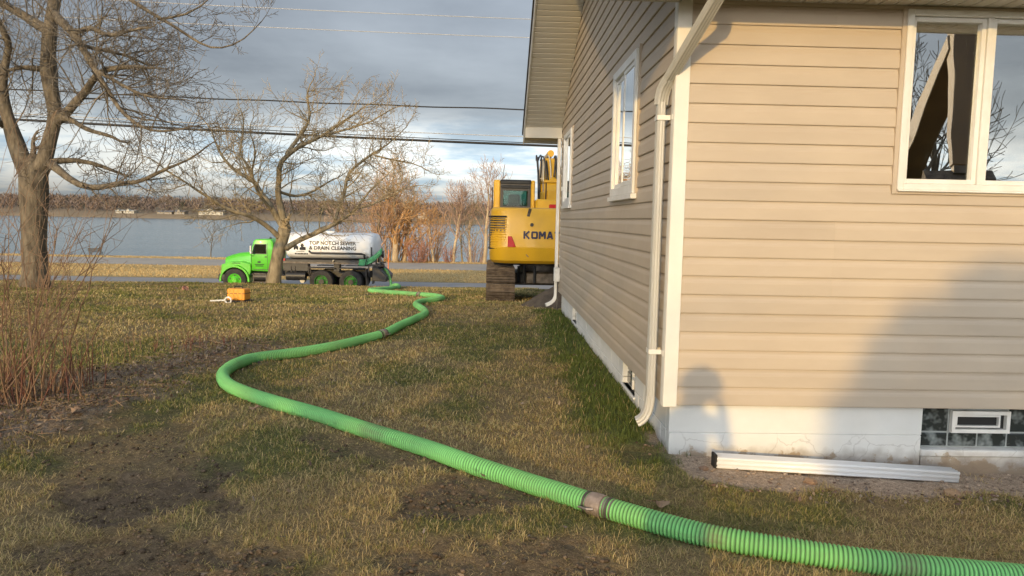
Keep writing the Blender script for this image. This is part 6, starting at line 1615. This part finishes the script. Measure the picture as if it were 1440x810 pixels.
wire('faint pale wire high above the road, lower one', (390, 39), (745, 53), .012, M['wire_pale'], .2)

# ------------------------------------------------------------------ behind the camera: rounded evergreen, bare trees, photographer
def evergreen(x_, y_, rx, h, label):
    z0 = gzf(x_, y_); th = empty('evergreen_tree', (x_, y_, z0), label, 'tree')
    MB().tube([(0, 0, -.2), (0, 0, h * .7)], [.14, .05], 8).build('trunk', M['bark1'], th)
    n = 16000; u = RNG.normal(size=(n, 3)); u /= np.linalg.norm(u, axis=1)[:, None]; r_ = RNG.random(n) ** .22
    P = u * r_[:, None] * np.array([rx, rx, h * .5]) + np.array([0, 0, h * .5]); P[:, 2] += .1
    bump = .9 + .25 * fbm(u[:, 0] * 3 + 5, u[:, 2] * 3 + u[:, 1] * 2, 1.6, 3, 90); P[:, :2] *= bump[:, None]
    a = RNG.normal(size=(n, 3)); a /= np.linalg.norm(a, axis=1)[:, None]; b = np.cross(a, u); b /= np.linalg.norm(b, axis=1)[:, None] + 1e-6
    s = RNG.uniform(.06, .13, n)[:, None]
    Vv = np.stack([P - b * s * .4, P + b * s * .4, P + (a * .5 + u) * s], 1).reshape(-1, 3)
    F_ = np.arange(n * 3).reshape(-1, 3)
    link('crown', np_mesh('crown', Vv, F_, M['evergreen']), th)
evergreen(-.88, -10.0, 1.42, 4.58, 'rounded dense evergreen behind the photographer shading the house front')
gen_tree('bare_tree', 'tall bare tree added unseen behind the photographer to thin the sun on the gable wall', 'tree', -7.5, -14.0, 11.0, .26, M['bark1'], M['twig1'], 63, .22, .26, 20, dict(kids=[6, 6, 5, 3], rmin=.011), None, (0, 0), 0.0)  # tree added out of view to weaken the sun on the gable wall
gen_tree('bare_tree', 'bare tree in the yard whose crown the front window reflects', 'tree', 15, -16, 8.5, .2, M['bark1'], M['twig1'], 61, .25, .5, 12, None, None, (0, 0), 0.0)
gen_tree('bare_tree', 'second bare yard tree reflected low in the front window', 'tree', 19.5, -22, 9.0, .2, M['bark1'], M['twig1'], 62, .25, .5, 12, None, None, (0, 0), 0.0)

def photographer():
    bx_, by_ = -.27, -.42; z0 = gzf(bx_, by_)
    th = empty('person', (bx_, by_, z0), 'person in a dark jacket photographing the house with raised arms', 'person')
    J_ = {}
    vs_, es_, rs_ = [], [], []
    def v(p, r_, par=None):
        vs_.append(p); rs_.append(r_ if isinstance(r_, tuple) else (r_, r_)); i = len(vs_) - 1
        if par is not None: es_.append((par, i))
        return i
    pel = v((0, 0, .95), (.16, .12)); wa = v((0, 0, 1.08), (.15, .11), pel); ch = v((0, .01, 1.28), (.18, .13), wa); ns = v((0, .01, 1.43), (.12, .09), ch); nk = v((0, .02, 1.50), .055, ns)
    hd = v((.07, .05, 1.60), (.078, .092), nk); hd2 = v((.10, .05, 1.70), (.076, .092), hd); v((.10, .05, 1.755), (.05, .06), hd2)
    for s_ in (-1, 1):
        hp_ = v((s_ * .09, 0, .88), .09, pel); k_ = v((s_ * .11, .01, .48), .065, hp_); a_ = v((s_ * .12, -.02, .09), .045, k_); f_ = v((s_ * .13, .06, .035), .035, a_); v((s_ * .14, .16, .03), .03, f_)
        sh = v((s_ * .19, .0, 1.40), .065, ns); el = v((s_ * .25 + .08, .16, 1.20), .048, sh); wr_ = v((s_ * .09 + .25, .33, 1.40), .034, el); hn = v((s_ * .075 + .265, .36, 1.45), (.034, .022), wr_)
        for q in range(4):
            a1 = v((s_ * .07 + .268, .375 + .004 * q, 1.445 + .018 * q), .0085, hn); a2 = v((s_ * .055 + .27, .395, 1.45 + .018 * q), .008, a1); v((s_ * .04 + .27, .398, 1.452 + .018 * q), .007, a2)
        t1 = v((s_ * .055 + .27, .355, 1.475), .009, hn); v((s_ * .035 + .27, .362, 1.495), .008, t1)
    me = bpy.data.meshes.new('body'); me.from_pydata(vs_, es_, []); ob_ = bpy.data.objects.new('body', me); C.objects.link(ob_)
    sk = ob_.modifiers.new('skin', 'SKIN'); ob_.modifiers.new('sub', 'SUBSURF').levels = 2
    for i, r_ in enumerate(rs_): me.skin_vertices[0].data[i].radius = r_
    me.skin_vertices[0].data[0].use_root = True
    dg = bpy.context.evaluated_depsgraph_get(); dg.update()
    m2 = bpy.data.meshes.new_from_object(ob_.evaluated_get(dg)); bpy.data.objects.remove(ob_); m2.name = 'body'
    m2.materials.clear()
    for q in ('jacket', 'jeans', 'skin', 'black'): m2.materials.append(M[q])
    for pl_ in m2.polygons:
        c = pl_.center; pl_.use_smooth = True
        pl_.material_index = 3 if c.z < .09 else 1 if c.z < .9 else 2 if (c.z > 1.50 and abs(c.y - .05) < .14) or c.y > .335 else 0
    link('body', m2, th)
    rings = []
    for i in range(9):
        a = math.pi / 2 * i / 8; rr = math.cos(a); rings.append([(.10 + .15 * rr * math.cos(2 * math.pi * k / 18), .05 + .14 * rr * math.sin(2 * math.pi * k / 18), 1.63 + .165 * math.sin(a)) for k in range(18)])
    MB().loft(rings).build('knit_hat', M['jacket'], th, smooth=True)
    fc = MB().tube([(.085, .142, 1.625), (.085, .165, 1.60), (.085, .142, 1.595)], [.008, .014, .008], 6).build('nose', M['skin'], th)
    for s_ in (-1, 1): MB().tube([(.085 + s_ * .03, .138, 1.635), (.085 + s_ * .03, .146, 1.635)], .011, 8).build('eye', M['black'], th); MB().tube([(.085 + s_ * .082, .045, 1.62), (.085 + s_ * .095, .035, 1.63)], [.03, .022], 8).build('ear', M['skin'], th)
    MB().tube([(.062, .140, 1.565), (.085, .146, 1.562), (.108, .140, 1.565)], .006, 6).build('mouth', M['redstem'], th)
    ph = MB().box(-.04, .04, -.004, .004, -.08, .08).build('phone', M['black'], None, (0, 0, 0), bevel=.003); ph.location = (0, -.012, 1.515); tag(ph, 'black phone held up by the person', 'phone')
photographer()
